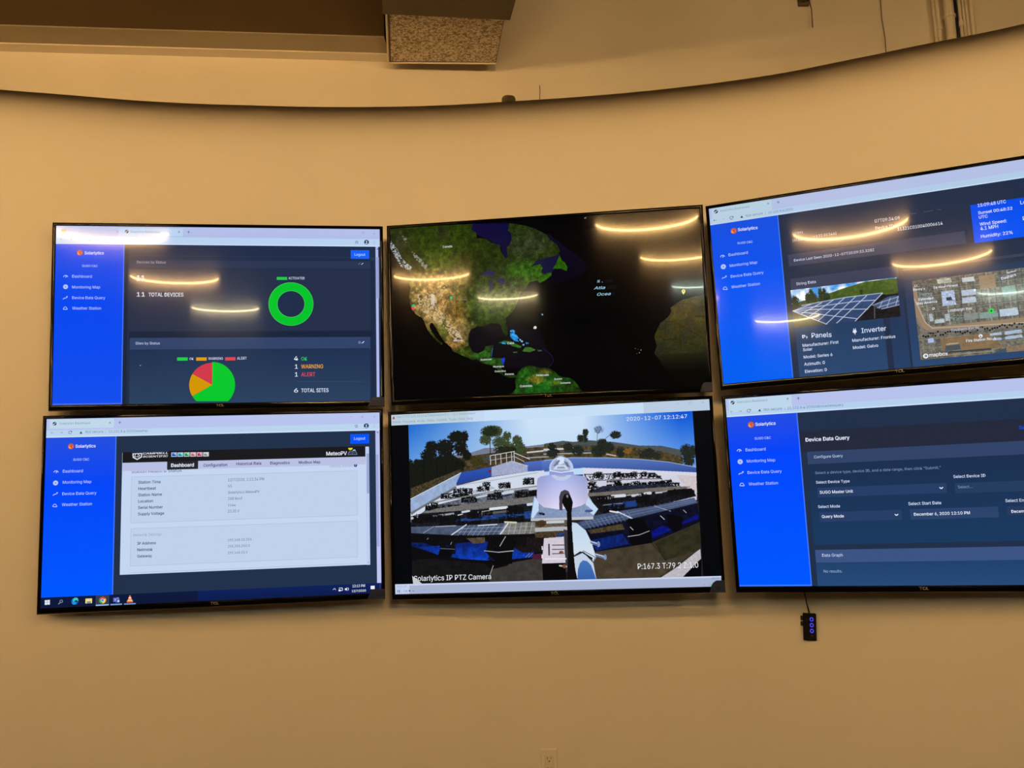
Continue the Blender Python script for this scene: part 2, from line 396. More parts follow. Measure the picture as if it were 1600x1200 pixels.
class Canvas:
    """small picture shown inside a display (map, camera feed), worked out point by point"""
    def __init__(s, P, u0, v0, u1, v1, ppm=560):
        s.P = P; s.b = (u0, v0, u1, v1); s.w = int((u1-u0)*ppm)+1; s.h = int((v0-v1)*ppm)+1
        s.img = np.zeros((s.h, s.w, 3)); s.yy, s.xx = np.mgrid[0:s.h, 0:s.w].astype(float)
    def pix(s, pts):
        q = s.P.loc(pts); u0, v0, u1, v1 = s.b
        return np.stack([(q[:, 0]-u0)/(u1-u0)*(s.w-1), (q[:, 1]-v0)/(v1-v0)*(s.h-1)], 1)
    def mask(s, pts, direct=False):
        q = pts if direct else s.pix(pts); m = np.zeros((s.h, s.w), bool)
        x0, x1 = max(0, int(q[:, 0].min())), min(s.w, int(q[:, 0].max())+2); y0, y1 = max(0, int(q[:, 1].min())), min(s.h, int(q[:, 1].max())+2)
        if x1 <= x0 or y1 <= y0: return m
        X, Y = s.xx[y0:y1, x0:x1], s.yy[y0:y1, x0:x1]; r = np.zeros(X.shape, bool)
        for (ax, ay), (bx, by) in zip(q, np.roll(q, -1, 0)):
            if ay == by: continue
            r ^= ((ay > Y) != (by > Y)) & (X < (bx-ax)*(Y-ay)/(by-ay)+ax)
        m[y0:y1, x0:x1] = r; return m
    def noise(s, sc, seed=0, octv=3):
        g = np.random.default_rng(seed); out = np.zeros((s.h, s.w)); amp = 1; tot = 0
        for o in range(octv):
            cell = max(1.2, sc/2**o); gw, gh = int(s.w/cell)+3, int(s.h/cell)+3; a = g.random((gh, gw))
            x, y = s.xx/cell, s.yy/cell; ix, iy = x.astype(int), y.astype(int); fx, fy = x-ix, y-iy
            fx = fx*fx*(3-2*fx); fy = fy*fy*(3-2*fy)
            out += amp*((a[iy, ix]*(1-fx)+a[iy, ix+1]*fx)*(1-fy)+(a[iy+1, ix]*(1-fx)+a[iy+1, ix+1]*fx)*fy); tot += amp; amp *= .55
        return out/tot
    def fill(s, pts, col, col2=None, nz=0, nsc=4, alpha=1, seed=1, thr=None, vert=True):
        m = pts if isinstance(pts, np.ndarray) and pts.dtype == bool else s.mask(pts)
        if not m.any(): return m
        c = np.ones((s.h, s.w, 3))*np.array(col, float)
        if col2 is not None:
            ys_, xs_ = np.nonzero(m); t = (s.yy-ys_.min())/max(1, np.ptp(ys_)) if vert else (s.xx-xs_.min())/max(1, np.ptp(xs_))
            c = c*(1-t[..., None])+np.array(col2, float)*t[..., None]
        if nz or thr is not None:
            n = s.noise(nsc, seed)
            if thr is not None: m = m & (n > thr)
            c = c*(1+nz*2*(n[..., None]-.5))
        s.img[m] = s.img[m]*(1-alpha)+c[m]*alpha; return m
    def blob(s, x, y, rx, ry, col, nz=.4, nsc=5, thr=.42, seed=3, edge=.55):
        c = s.pix([(x, y), (x+rx, y), (x, y+ry)]); RX = abs(c[1, 0]-c[0, 0]); RY = abs(c[2, 1]-c[0, 1])
        d = np.hypot((s.xx-c[0, 0])/RX, (s.yy-c[0, 1])/RY); n = s.noise(nsc, seed+int(x) % 97)
        m = (d+edge*(n-.5)*2 < 1.0) & (n > thr*np.clip(d, 0, 1))
        cc = np.array(col, float)*(1+nz*2*(s.noise(2.2, seed+5)[..., None]-.5)); s.img[m] = cc[m]
    def line(s, pts, w_, col, alpha=1):
        q = s.pix(pts)
        for a, b in zip(q[:-1], q[1:]):
            d = b-a; L2 = max(1e-9, d@d)
            x0, x1 = int(max(0, min(a[0], b[0])-w_-2)), int(min(s.w, max(a[0], b[0])+w_+3)); y0, y1 = int(max(0, min(a[1], b[1])-w_-2)), int(min(s.h, max(a[1], b[1])+w_+3))
            if x1 <= x0 or y1 <= y0: continue
            X, Y = s.xx[y0:y1, x0:x1]-a[0], s.yy[y0:y1, x0:x1]-a[1]; t = np.clip((X*d[0]+Y*d[1])/L2, 0, 1)
            k = np.clip(w_/2+.5-np.hypot(X-t*d[0], Y-t*d[1]), 0, 1)[..., None]*alpha
            s.img[y0:y1, x0:x1] = s.img[y0:y1, x0:x1]*(1-k)+np.array(col, float)*k
    def put(s): u0, v0, u1, v1 = s.b; s.P.grid(u0, v0, u1, v1, s.img)

# shared interface pieces -----------------------------------------------------
TABS = (180, 192, 232); BAR = (184, 210, 240); DARKI = (50, 62, 95); NAVY = (32, 46, 74); NAVY2 = (30, 50, 82); HEAD = (50, 68, 106)
BLUE = (10, 72, 238); WHITE = (232, 240, 255); PALE_T = (178, 200, 250); GREY_T = (120, 138, 172)
def sun_logo(P, x, y, r):
    P.disc(x, y, r, (196, 84, 60)); P.disc(x-r*.1, y+r*.15, r*.8, (222, 118, 62)); P.disc(x-r*.35, y+r*.3, r*.42, (240, 160, 60))
    P.poly([(x-r*.4, y-r*.1), (x+r*.1, y-r*.5), (x+r*.5, y-r*.2), (x+r*.05, y), (x+r*.5, y+r*.6), (x+r*.3, y+r*.75), (x-r*.2, y+r*.2)], (190, 60, 70))
def i_gauge(P, x, y, r, c=PALE_T):
    P.disc(x, y+r*.5, r, c, rin=r*.72, a0=10, a1=170, n=16); P.line([(x, y+r*.6), (x+r*.35, y-r*.2)], r*.28, c)
def i_globe(P, x, y, r, c=PALE_T):
    P.disc(x, y, r, c); P.disc(x, y, r*.35, (120, 150, 240))
def i_trend(P, x, y, r, c=PALE_T):
    P.line([(x-r, y+r*.6), (x-r*.3, y), (x+r*.2, y+r*.1), (x+r, y-r*.7)], r*.3, c); P.poly([(x+r*.4, y-r*.75), (x+r*1.1, y-r*.85), (x+r, y-r*.1)], c)
def i_cloud(P, x, y, r, c=PALE_T):
    P.disc(x, y+r*.1, r*.75, c, rin=r*.5, a0=0, a1=180, n=14); P.line([(x-r*.75, y+r*.55), (x+r*.9, y+r*.55)], r*.28, c); P.line([(x-r*.75, y+r*.1), (x-r*.85, y+r*.55)], r*.25, c); P.line([(x+r*.7, y+r*.1), (x+r*.95, y+r*.55)], r*.25, c)
def i_reload(P, x, y, r, c=DARKI):
    P.disc(x, y, r, c, rin=r*.76, a0=40, a1=330, n=20); P.poly([(x+r*.3, y-r*.15), (x+r*1.15, y-r*.15), (x+r*1.1, y-r*1.0)], c)
def i_arrow(P, x, y, r, d, c=DARKI):
    P.line([(x-r, y), (x+r, y)], r*.22, c); P.line([(x+d*r*.35, y-r*.55), (x+d*r, y), (x+d*r*.35, y+r*.55)], r*.22, c)
def i_warn(P, x, y, r, c=DARKI): P.poly([(x-r, y+r*.7), (x, y-r), (x+r, y+r*.7)], c)
def i_page(P, x, y, r):
    P.disc(x, y, r, (34, 42, 66)); P.disc(x-r*.35, y+r*.3, r*.4, (190, 205, 235)); P.disc(x+r*.35, y-r*.3, r*.3, (190, 205, 235))
def i_user(P, x, y, r):
    P.disc(x, y, r, (36, 46, 82)); P.disc(x, y-r*.25, r*.33, BAR); P.disc(x, y+r*.72, r*.5, BAR, a0=0, a1=180, n=12)
def i_star(P, x, y, r, c=(74, 88, 130)):
    for k in range(5):
        a = math.radians(90+72*k); b = math.radians(90+72*k+36); d = math.radians(90+72*(k+1))
        P.line([(x+r*math.cos(a), y-r*math.sin(a)), (x+r*.45*math.cos(b), y-r*.45*math.sin(b)), (x+r*math.cos(d), y-r*math.sin(d))], r*.2, c)
def i_x(P, x, y, r, c=(70, 78, 110), w_=None):
    P.line([(x-r, y-r), (x+r, y+r)], w_ or r*.4, c); P.line([(x-r, y+r), (x+r, y-r)], w_ or r*.4, c)
def i_plus(P, x, y, r, c=(60, 68, 100)):
    P.line([(x-r, y), (x+r, y)], r*.3, c); P.line([(x, y-r), (x, y+r)], r*.3, c)
def i_dots(P, x, y, d, c=(74, 88, 130)):
    for k in (-1, 0, 1): P.disc(x, y+k*d, d*.22, c, n=8)

# ---- 1: upper left, device status --------------------------------------------
P = Panel(1); P.urect(0, 0, 1, 1, NAVY)
P.org(60, 330)
a = P.loc([(158, 292)])[0]; vb = (PH/2-a[1])/PH
P.urect(0, 0, 1, .062, TABS, (176, 188, 232)); P.urect(0, .058, 1, vb, BAR); P.urect(0, vb-.006, 1, vb, (205, 222, 250))
P.rect(720, 150, 1290, 225, BAR)
P.rect(205, 160, 250, 185, (176, 150, 120)); P.text('Solarlytics - Dashboard', 262, 186, 432, col=(150, 160, 200)); i_x(P, 705, 182, 9, (150, 160, 195))
i_page(P, 789, 181, 16); P.text('Solarlytics Dashboard', 822, 192, 1082, 194, col=(110, 122, 165)); i_x(P, 1256, 186, 8); i_plus(P, 1341, 186, 12)
i_arrow(P, 208, 252, 12, -1, (140, 150, 190)); i_arrow(P, 290, 252, 12, 1, (140, 150, 190)); i_reload(P, 366, 254, 12, (130, 140, 180)); i_warn(P, 457, 256, 12, (110, 118, 160))
P.text('Not secure | 10.102.8.4:3000', 490, 262, 900, 268, col=(130, 142, 185))
sb = P.loc([(763, 700)])[0]; ub = (sb[0]+PW/2)/PW
P.urect(0, vb, ub, .45, (20, 76, 232), (4, 72, 240)); P.urect(0, .45, ub, 1, (4, 72, 240), (18, 78, 238))
P.urect(ub-.003, vb, ub, 1, (70, 120, 250)); P.urect(0, .992, ub, 1, (80, 110, 230))
P.urect(ub, vb, ub+.012, 1, (28, 38, 60))
sun_logo(P, 370, 370, 27); P.text('Solarlytics', 412, 385, 585, 387, WHITE, bold=1); P.text('SUGO C&C', 390, 498, 530, 499, PALE_T, bold=.7)
i_gauge(P, 244, 580, 22); i_globe(P, 243, 675, 22); i_trend(P, 240, 775, 20); i_cloud(P, 240, 865, 21)
P.text('Dashboard', 302, 594, 478, 595, PALE_T, .4); P.text('Monitoring Map', 302, 690, 551, 692, PALE_T, .4); P.text('Device Data Query', 302, 785, 597, 786, PALE_T, .4); P.text('Weather Station', 302, 879, 560, 881, PALE_T, .4)
P.org(330, 330)
i_star(P, 1299, 277, 15); i_user(P, 1387, 277, 21); i_dots(P, 1456, 279, 11)
P.rect(1467, 318, 1506, 2000, (176, 186, 236)); P.rect(1472, 410, 1500, 780, (152, 160, 214)); P.poly([(1478, 342), (1486, 330), (1494, 342)], (80, 90, 130))
P.line([(1348, 186), (1362, 186), (1362, 198), (1348, 198), (1348, 186)], 2.5, (130, 140, 185)); i_x(P, 1455, 200, 6, (130, 140, 185))
P.org(60, 330); P.rect(815, 395, 3000, 515, (42, 54, 82)); P.rect(815, 515, 2962, 1085, (37, 48, 74)); 
P.text('Devices by Status', 880, 466, 1138, 468, (150, 160, 190))
P.org(330, 330); P.rect(1420, 440, 1466, 2000, (28, 42, 70)); P.rect(-720, 400, 1420, 450, NAVY)
P.rect(1246, 348, 1411, 426, (22, 98, 250)); P.text('Logout', 1280, 398, 1376, 400, (190, 214, 255), .5)
P.line([(1315, 478), (1322, 468), (1332, 462)], 3, (130, 155, 205)); P.line([(1340, 478), (1358, 462)], 5, (180, 200, 240))
P.rect(586, 588, 678, 614, (30, 206, 74)); P.text('ACTIVATED', 690, 609, 834, 609, (214, 226, 250), .2)
P.disc(713, 829, 206, (28, 52, 60)); P.disc(713, 829, 200, (96, 196, 120), rin=120, n=64); P.disc(713, 829, 197, (4, 196, 44), rin=123, n=64); P.disc(713, 829, 113, NAVY, n=64)
P.org(60, 330); P.text('11', 878, 620, 950, 620, (205, 215, 245), .8); P.text('11', 878, 762, 952, 762, WHITE, .6, cap=54); P.text('TOTAL DEVICES', 984, 762, 1296, 762, (222, 230, 250), 1)
P.org(60, 490); P.rect(810, 160, 2980, 216, (26, 38, 60)); P.rect(818, 218, 2964, 322, HEAD); P.rect(818, 322, 2964, 815, NAVY2, (44, 66, 96))
P.text('Sites by Status', 868, 277, 1085, 279, (190, 206, 240), .2)
P.poly([(905, 457), (920, 462), (912, 470)], (140, 155, 185))
P.rect(1240, 392, 1334, 420, (30, 206, 74)); P.text('OK', 1350, 413, 1386, 413, (214, 226, 250), .2); P.rect(1410, 392, 1503, 420, (222, 156, 10)); P.text('WARNING', 1518, 413, 1648, 412, (214, 226, 250), .2)
P.org(330, 490); P.disc(1325, 258, 11, (150, 172, 220), rin=7, n=12); P.line([(1346, 266), (1366, 248)], 7, (200, 216, 250))
P.rect(126, 390, 217, 418, (222, 70, 84)); P.text('ALERT', 232, 411, 318, 410, (214, 226, 250), .2)
cx, cy, rr_ = 10, 636, 204
def pie(r, col):
    A_ = [math.radians(q_) for q_ in list(np.linspace(90, -46, 40))+[226, 218, 210]]
    P.poly([(cx+r*math.cos(q_), cy-r*math.sin(q_)) for q_ in A_]+[(cx, cy)], col)
P.disc(cx, cy, rr_+3, (28, 60, 70), a0=0, a1=200, n=60); pie(rr_+3, (28, 60, 70)); pie(rr_, (4, 200, 44))
P.disc(cx, cy, rr_, (212, 150, 4), a0=150, a1=210, n=20); P.disc(cx, cy, rr_, (208, 58, 76), a0=90, a1=150, n=20)
P.text('4', 740, 418, 776, 418, WHITE, .6, cap=54); P.text('OK', 804, 418, 857, 417, (40, 206, 90), 1); P.text('1', 748, 492, 774, 492, WHITE, .6, cap=54); P.text('WARNING', 804, 490, 1000, 489, (232, 158, 40), 1)
P.text('1', 748, 562, 774, 562, WHITE, .6, cap=54); P.text('ALERT', 804, 561, 930, 560, (220, 72, 90), 1); P.line([(760, 607), (1360, 607)], 3, (62, 80, 118))
P.text('6', 740, 704, 776, 704, WHITE, .6, cap=54); P.text('TOTAL SITES', 804, 703, 1048, 700, (222, 230, 250), 1)
PANELS = {1: P}

# ---- 4: lower left, weather station page --------------------------------------
P = Panel(4); P.urect(0, 0, 1, 1, (34, 50, 76)); P.org(50, 640)
vb = (PH/2-P.loc([(132, 252)])[0][1])/PH
P.urect(0, 0, 1, .064, (184, 196, 238)); P.urect(0, .062, 1, vb, (186, 212, 238)); P.urect(0, vb-.007, 1, vb, (206, 226, 250))
P.rect(160, 90, 730, 160, (192, 216, 234)); i_page(P, 202, 126, 17); P.text('Solarlytics Dashboard', 245, 134, 520, 130, (120, 134, 158)); i_x(P, 696, 117, 7); i_plus(P, 785, 115, 12)
i_arrow(P, 182, 208, 13, -1, (130, 142, 170)); i_arrow(P, 263, 206, 13, 1, (130, 142, 170)); i_reload(P, 341, 204, 15); i_warn(P, 438, 206, 13, (50, 58, 90))
P.text('Not secure', 478, 210, 636, 208, (110, 126, 158)); P.line([(657, 184), (657, 212)], 2, (120, 134, 160)); P.text('10.102.8.4:3000/weather', 684, 206, 1036, 200, (106, 122, 156))
ub = (P.loc([(745, 700)])[0][0]+PW/2)/PW
P.urect(0, vb, ub, .35, (34, 78, 222), (4, 70, 246)); P.urect(0, .35, ub, .945, (2, 70, 250), (0, 88, 255)); P.urect(ub-.003, vb, ub, .945, (70, 120, 250)); P.urect(ub, vb, ub+.03, .945, (34, 48, 72))
sun_logo(P, 349, 328, 27); P.text('Solarlytics', 388, 341, 568, 337, WHITE, 1); P.text('SUGO C&C', 368, 457, 510, 455, PALE_T, .7)
i_gauge(P, 215, 553, 23); i_globe(P, 211, 655, 23); i_trend(P, 208, 755, 21); i_cloud(P, 204, 855, 22)
P.text('Dashboard', 275, 564, 455, 562, PALE_T, .4); P.text('Monitoring Map', 275, 662, 530, 660, PALE_T, .4); P.text('Device Data Query', 270, 765, 576, 762, PALE_T, .4); P.text('Weather Station', 267, 862, 536, 860, PALE_T, .4)
P.org(330, 640); P.rect(1466, 184, 1520, 1660, (184, 192, 238)); P.rect(1472, 400, 1505, 1590, (160, 166, 216)); P.poly([(1478, 208), (1486, 196), (1495, 208)], (60, 70, 110))
i_star(P, 1296, 148, 15); i_user(P, 1385, 145, 22); i_dots(P, 1456, 145, 11)
P.line([(1240, 66), (1256, 66)], 2, (130, 140, 185)); P.line([(1344, 58), (1356, 58), (1356, 70), (1344, 70), (1344, 58)], 2.5, (130, 140, 185)); i_x(P, 1456, 62, 6, (130, 140, 185))
P.rect(1242, 220, 1411, 302, (6, 84, 250)); P.text('Logout', 1276, 270, 1376, 268, (190, 214, 255), .5)
P.org(50, 640); P.rect(808, 385, 3018, 1383, (196, 214, 242)); P.org(330, 640); 
P.rect(-790, 380, 1378, 466, (26, 26, 30)); P.rect(1378, 338, 1420, 1385, (190, 206, 240)); P.rect(1386, 392, 1412, 748, (158, 166, 214)); P.org(50, 640)
P.rect(808, 476, 2978, 546, (186, 192, 228))
P.poly([(898, 392), (985, 388), (983, 425), (940, 450), (900, 430)], (225, 230, 240)); P.poly([(908, 398), (976, 394), (974, 420), (940, 440), (909, 424)], (24, 24, 30)); P.text('LS', 912, 424, 970, 421, (225, 230, 240), 1, .4)
P.text('SCIENTIFIC', 990, 428, 1215, 422, (228, 230, 240), 1.5, .2, cap=22); P.text('CAMPBELL', 990, 401, 1215, 395, (228, 230, 240), 1.5, .2, cap=24); P.rect(985, 350, 1220, 385-6, (34, 50, 76)); P.rect(890, 350, 990, 388, (34, 50, 76))
for i, c in enumerate([(60, 120, 230), (60, 190, 210), (70, 190, 110), (235, 150, 150), (225, 80, 120), (190, 190, 190)]):
    x = 1245+57*i; P.rect(x, 384-i*.6, x+49, 420-i*.6, (215, 225, 240)); P.rect(x+4, 388-i*.6, x+45, 416-i*.6, c); P.rect(x+8, 402-i*.6, x+34, 412-i*.6, tuple(int(v*.55) for v in c)); P.disc(x+34, 396, 6, (235, 240, 245), n=10)
P.rect(1208, 464, 1484, 530, (36, 38, 48)); P.text('Dashboard', 1243, 513, 1447, 510, (235, 240, 250), 2.2)
P.text('Configuration', 1532, 510, 1745, 500, (44, 52, 82), 1.4); P.org(330, 640); P.text('Historical Data', 225, 497, 448, 493, (44, 52, 82), 1.4); P.text('Diagnostics', 528, 490, 702, 486, (44, 52, 82), 1.4); P.text('Modbus Map', 782, 484, 975, 478, (44, 52, 82), 1.4)
P.text('MeteoPV', 1028, 410, 1212, 405, (235, 240, 250), 1.2); P.disc(1243, 342, 20, (232, 214, 40), a0=180, a1=360, n=12); P.disc(1277, 368, 13, (150, 185, 225)); P.poly([(1232, 372), (1290, 366), (1306, 402), (1218, 405)], (120, 140, 165)); P.poly([(1236, 376), (1287, 370), (1300, 398), (1224, 401)], (34, 46, 64))
P.line([(1262, 370), (1262, 402)], 2, (120, 140, 165)); P.line([(1228, 388), (1296, 384)], 2, (120, 140, 165))
P.rect(-790, 548, 1378, 552, (196, 214, 242)); P.text('Getting Started', 1056, 516, 1264, 510, (150, 164, 200)); P.disc(1289, 498, 15, (24, 60, 150)); P.text('?', 1284, 506, 1294, 506, (220, 230, 250), 1); P.rect(1040, 470, 1310, 487, (186, 192, 228))
P.org(50, 640); P.text('Station Health & Status', 890, 568, 1337, 557, (66, 78, 104), .2, cap=34); P.rect(880, 520, 1204, 546, (186, 192, 228)); P.rect(1208, 464, 1484, 530, (36, 38, 48)); P.text('Dashboard', 1243, 513, 1447, 510, (235, 240, 250), 2.2)
def frame(P, x0, y0, x1, y1, fill, ed): P.rect(x0, y0, x1, y1, ed); a, b = P.loc([(x0, y0), (x1, y1)]); e = .0022; P.raw([(a[0]+e, a[1]-e), (b[0]-e, a[1]-e), (b[0]-e, b[1]+e), (a[0]+e, b[1]+e)], [(0, 1, 2, 3)], fill)
P.org(50, 640)
a = P.loc([(888, 600)])[0]; b = P.org(330, 640).loc([(1308, 945)])[0]
def lframe(u0, v0, u1, v1, ed, fl, e=.0018): P.raw([(u0, v0), (u1, v0), (u1, v1), (u0, v1)], [(0, 1, 2, 3)], ed); P.raw([(u0+e, v0-e), (u1-e, v0-e), (u1-e, v1+e), (u0+e, v1+e)], [(0, 1, 2, 3)], fl)
lframe(a[0], a[1], b[0], b[1], (174, 191, 219), (190, 209, 237))
a = P.org(50, 640).loc([(883, 1062)])[0]; b = P.org(330, 770).loc([(1310, 575)])[0]
lframe(a[0], a[1], b[0], b[1], (174, 191, 219), (190, 209, 237)); lframe(a[0], b[1]-.022, b[0], b[1]-.0235, (168, 184, 212), (168, 184, 212), 0)
P.org(50, 640)
for i, (t_, x1) in enumerate([('Station Time', 1150), ('Heartbeat', 1108), ('Station Name', 1162), ('Location', 1082), ('Serial Number', 1170), ('Supply Voltage', 1182)]):
    P.text(t_, 951-i*.6, 662+i*56.4, x1, 660+i*56.2, (58, 70, 96), 1.3)
P.text('Network Settings', 905, 1132, 1158, 1130, (146, 158, 184)); P.org(50, 770)
for t_, y, x1 in (('IP Address', 464, 1108), ('Netmask', 521, 1078), ('Gateway', 578, 1072)): P.text(t_, 941, y, x1, y-2, (58, 70, 96), 1.3)
P.org(330, 640)
for t_, y, x1 in (('12/7/2020, 1:12:36 PM', 640, 473), ('55', 696, 186), ('Solarlytics MeteoPV', 751, 433), ('288 Roof', 806, 277), ('1144', 863, 218), ('23.35 V', 919, 252)): P.text(t_, 151, y, x1, y-3, (88, 104, 134), .3)
P.org(330, 770)
for t_, y, x1 in (('192.168.10.253', 432, 360), ('255.255.255.0', 488, 345), ('192.168.10.1', 546, 324)): P.text(t_, 150, y, x1, y-2, (88, 104, 134), .3)
P.poly([(1398, 618), (1410, 618), (1404, 626)], (60, 80, 110))
P.urect(0, .945, 1, 1, (14, 26, 62), (16, 24, 56)); P.urect(.45, .945, 1, 1, (14, 34, 92), (14, 28, 78))
P.rect(1478, 480, 1516, 800, (190, 196, 240)); P.line([(1508, 805), (1508, 865)], 2, (90, 105, 150))
P.org(50, 770)
for dx, dy in ((0, 0), (24, -2), (0, 22), (24, 20)): P.rect(117+dx, 958+dy, 138+dx, 977+dy, (225, 232, 245))
P.disc(264, 968, 14, (160, 170, 195), rin=10, n=16); P.line([(254, 980), (237, 994)], 5, (160, 170, 195))
P.disc(385, 968, 31, (20, 110, 215)); P.disc(392, 958, 24, (60, 200, 190)); P.disc(396, 972, 16, (24, 60, 130)); P.disc(378, 978, 20, (30, 150, 225), a0=180, a1=380, n=14)
P.rect(480, 944, 538, 984, (235, 215, 130)); P.rect(484, 958, 536, 984, (245, 225, 150)); P.rect(492, 968, 528, 984, (120, 140, 150))
P.rect(572, 915, 690, 1000, (52, 60, 84)); P.rect(572, 998, 688, 1006, (150, 185, 230)); P.rect(702, 992, 806, 999, (120, 160, 215)); P.rect(824, 988, 928, 995, (120, 160, 215))
P.disc(632, 958, 31, (214, 70, 56), a0=30, a1=150, n=12); P.disc(632, 958, 31, (66, 164, 84), a0=150, a1=270, n=12); P.disc(632, 958, 31, (238, 200, 60), a0=-90, a1=30, n=12); P.disc(632, 958, 15, (230, 235, 240)); P.disc(632, 958, 11, (70, 130, 225))
P.rect(728, 936, 762, 972, (90, 100, 205)); P.disc(768, 944, 13, (110, 120, 225)); P.rect(748, 950, 784, 978, (80, 92, 200)); P.text('T', 738, 966, 752, 966, WHITE, 1); P.disc(774, 966, 10, (190, 220, 190))
P.poly([(872, 916), (882, 916), (898, 962), (854, 964)], (240, 130, 50)); P.poly([(868, 932), (885, 932), (888, 942), (865, 943)], (240, 240, 240)); P.rect(850, 960, 903, 976, (236, 120, 60)); P.rect(858, 956, 896, 962, (240, 230, 220))
P.org(330, 770)
P.line([(1088, 866), (1101, 852), (1114, 866)], 4, (215, 225, 245)); P.line([(1140, 850), (1172, 848), (1173, 870), (1150, 872)], 5, (225, 232, 250)); P.rect(1138, 862, 1156, 878, (225, 232, 250))
P.poly([(1194, 852), (1206, 852), (1214, 843), (1214, 875), (1206, 868), (1194, 868)], (225, 232, 250)); P.disc(1212, 859, 17, (225, 232, 250), rin=13, a0=-50, a1=50, n=10)
P.text('12:12 PM', 1262, 843, 1374, 838, (230, 236, 250), .8); P.text('12/7/2020', 1256, 886, 1382, 882, (230, 236, 250), .8); P.rect(1424, 830, 1460, 858, (232, 238, 250)); P.poly([(1440, 856), (1454, 856), (1447, 868)], (232, 238, 250))
PANELS[4] = P

# ---- 3: upper right, device page ------------------------------------------------
P = Panel(3); P.urect(0, 0, 1, 1, (36, 48, 72)); P.org(1090, 240)
vb = (PH/2-P.loc([(118, 640)])[0][1])/PH
P.urect(0, 0, 1, .062, (180, 192, 228)); P.urect(0, .06, 1, vb, (178, 204, 232)); P.urect(0, vb-.006, 1, vb, (200, 222, 246))
P.rect(125, 488, 672, 492+60, (184, 208, 226)); i_page(P, 164, 518, 17); P.text('Solarlytics Dashboard', 202, 521, 462, 484, (130, 144, 166)); i_x(P, 630, 446, 7); i_plus(P, 720, 434, 12)
i_arrow(P, 156, 596, 13, -1); i_arrow(P, 232, 585, 10, 1, (150, 165, 190)); i_reload(P, 302, 573, 16); i_warn(P, 394, 565, 13, (50, 58, 90)); P.text('Not secure', 432, 566, 584, 545, (110, 126, 158)); P.line([(604, 515), (608, 545)], 2, (120, 134, 160)); P.text('10.102.8.4:3000', 632, 537, 852, 505, (106, 122, 156))
ub = (P.loc([(742, 800)])[0][0]+PW/2)/PW
P.urect(0, vb, ub, .4, (26, 80, 224), (10, 82, 240)); P.urect(0, .4, ub, 1, (8, 84, 244), (0, 96, 244)); P.urect(ub-.003, vb, ub, 1, (60, 120, 240))
sun_logo(P, 323, 690, 27); P.text('Solarlytics', 360, 693, 536, 673, WHITE, 1); P.text('SUGO C&C', 356, 810, 492, 796, PALE_T, .7)
i_gauge(P, 223, 915, 22); i_globe(P, 230, 1010, 23); i_trend(P, 238, 1106, 20)
P.text('Dashboard', 278, 918, 450, 898, PALE_T, .4); P.text('Monitoring Map', 288, 1014, 534, 985, PALE_T, .4); P.text('Device Data Query', 297, 1110, 590, 1076, PALE_T, .4)
P.org(1090, 420); i_cloud(P, 246, 173, 22); P.text('Weather Station', 303, 176, 558, 146, PALE_T, .4)
P.org(1090, 240)
P.text('07D51', 868, 722, 942, 712, (190, 195, 215), .5); P.text('[37.51', 850, 786, 930, 776, (190, 195, 215), .5); P.text('-122.01346]', 1040, 752, 1238, 726, (180, 180, 195), .5)
# header card and the strip beneath it
P.org(1320, 240)
def prect(P, o1, x0, y0, o2, x1, y1, col, col2=None):
    a = P.org(*o1).loc([(x0, y0)])[0]; b = P.org(*o2).loc([(x1, y1)])[0]; c = [col, col, col2 or col, col2 or col]
    P.raw([(a[0], a[1]), (b[0], a[1]), (b[0], b[1]), (a[0], b[1])], [(0, 1, 2, 3)], c)
A1, A2, A3, A4 = (1090, 240), (1320, 240), (1090, 420), (1320, 420)
prect(P, A1, 805, 905, A2, 1082, 802, (58, 66, 92)); prect(P, A1, 826, 1120, A4, 484, 84, (58, 64, 90)); prect(P, A4, 520, 20, A4, 2400, -240, (56, 62, 86))
P.org(*A1); P.text('Device Last Seen 2020-12-07T20:09:33.328Z', 862, 965, 1578, 871, (205, 214, 238), .3)
P.org(*A2); P.text('07T09:34:09', 268, 618, 492, 590, (215, 215, 225), .4); P.text('Device ID:', 274, 678, 442, 655, (205, 205, 215), .4); P.text('31321C010040006614', 470, 690, 874, 638, (222, 226, 240), .6)
P.line([(595, 540), (640, 533)], 3, (90, 100, 125)); P.line([(705, 522), (790, 508)], 3, (90, 100, 125)); P.line([(825, 502), (860, 498)], 3, (90, 100, 125))
prect(P, A2, 1118, 462, A2, 3000, 560, (6, 76, 236), (10, 86, 244)); P.org(*A2)
P.text('15:09:48 UTC', 1187, 478, 1440, 446, (205, 220, 255), 1); P.text('Sunset 00:48:32', 1192, 543, 1497, 502, (215, 228, 255), 1); P.text('UTC', 1198, 582, 1276, 572, (215, 228, 255), 1); P.text('Wind Speed:', 1205, 645, 1446, 615, (215, 228, 255), 1); P.text('4.1 MPH', 1212, 685, 1370, 664, (215, 228, 255), 1); P.text('Humidity: 22%', 1216, 754, 1500, 718, (215, 228, 255), 1)
P.text('Location', 1568, 454, 1760, 426, (205, 220, 255), 1); P.text('Pressure', 1590, 596, 1790, 566, (205, 220, 255), 1)
P.org(*A3); P.text('String Data', 882, 148, 1056, 128, (214, 220, 240), .3)
prect(P, A3, 838, 196+3, A4, 500, 424+1500, (34, 54, 84), (44, 72, 112))
prect(P, A4, 520, 60, A4, 2400, 2400, (36, 54, 84), (44, 72, 112)); prect(P, A4, 505, 100, A4, 606, 2400, (33, 48, 76), (40, 64, 102))
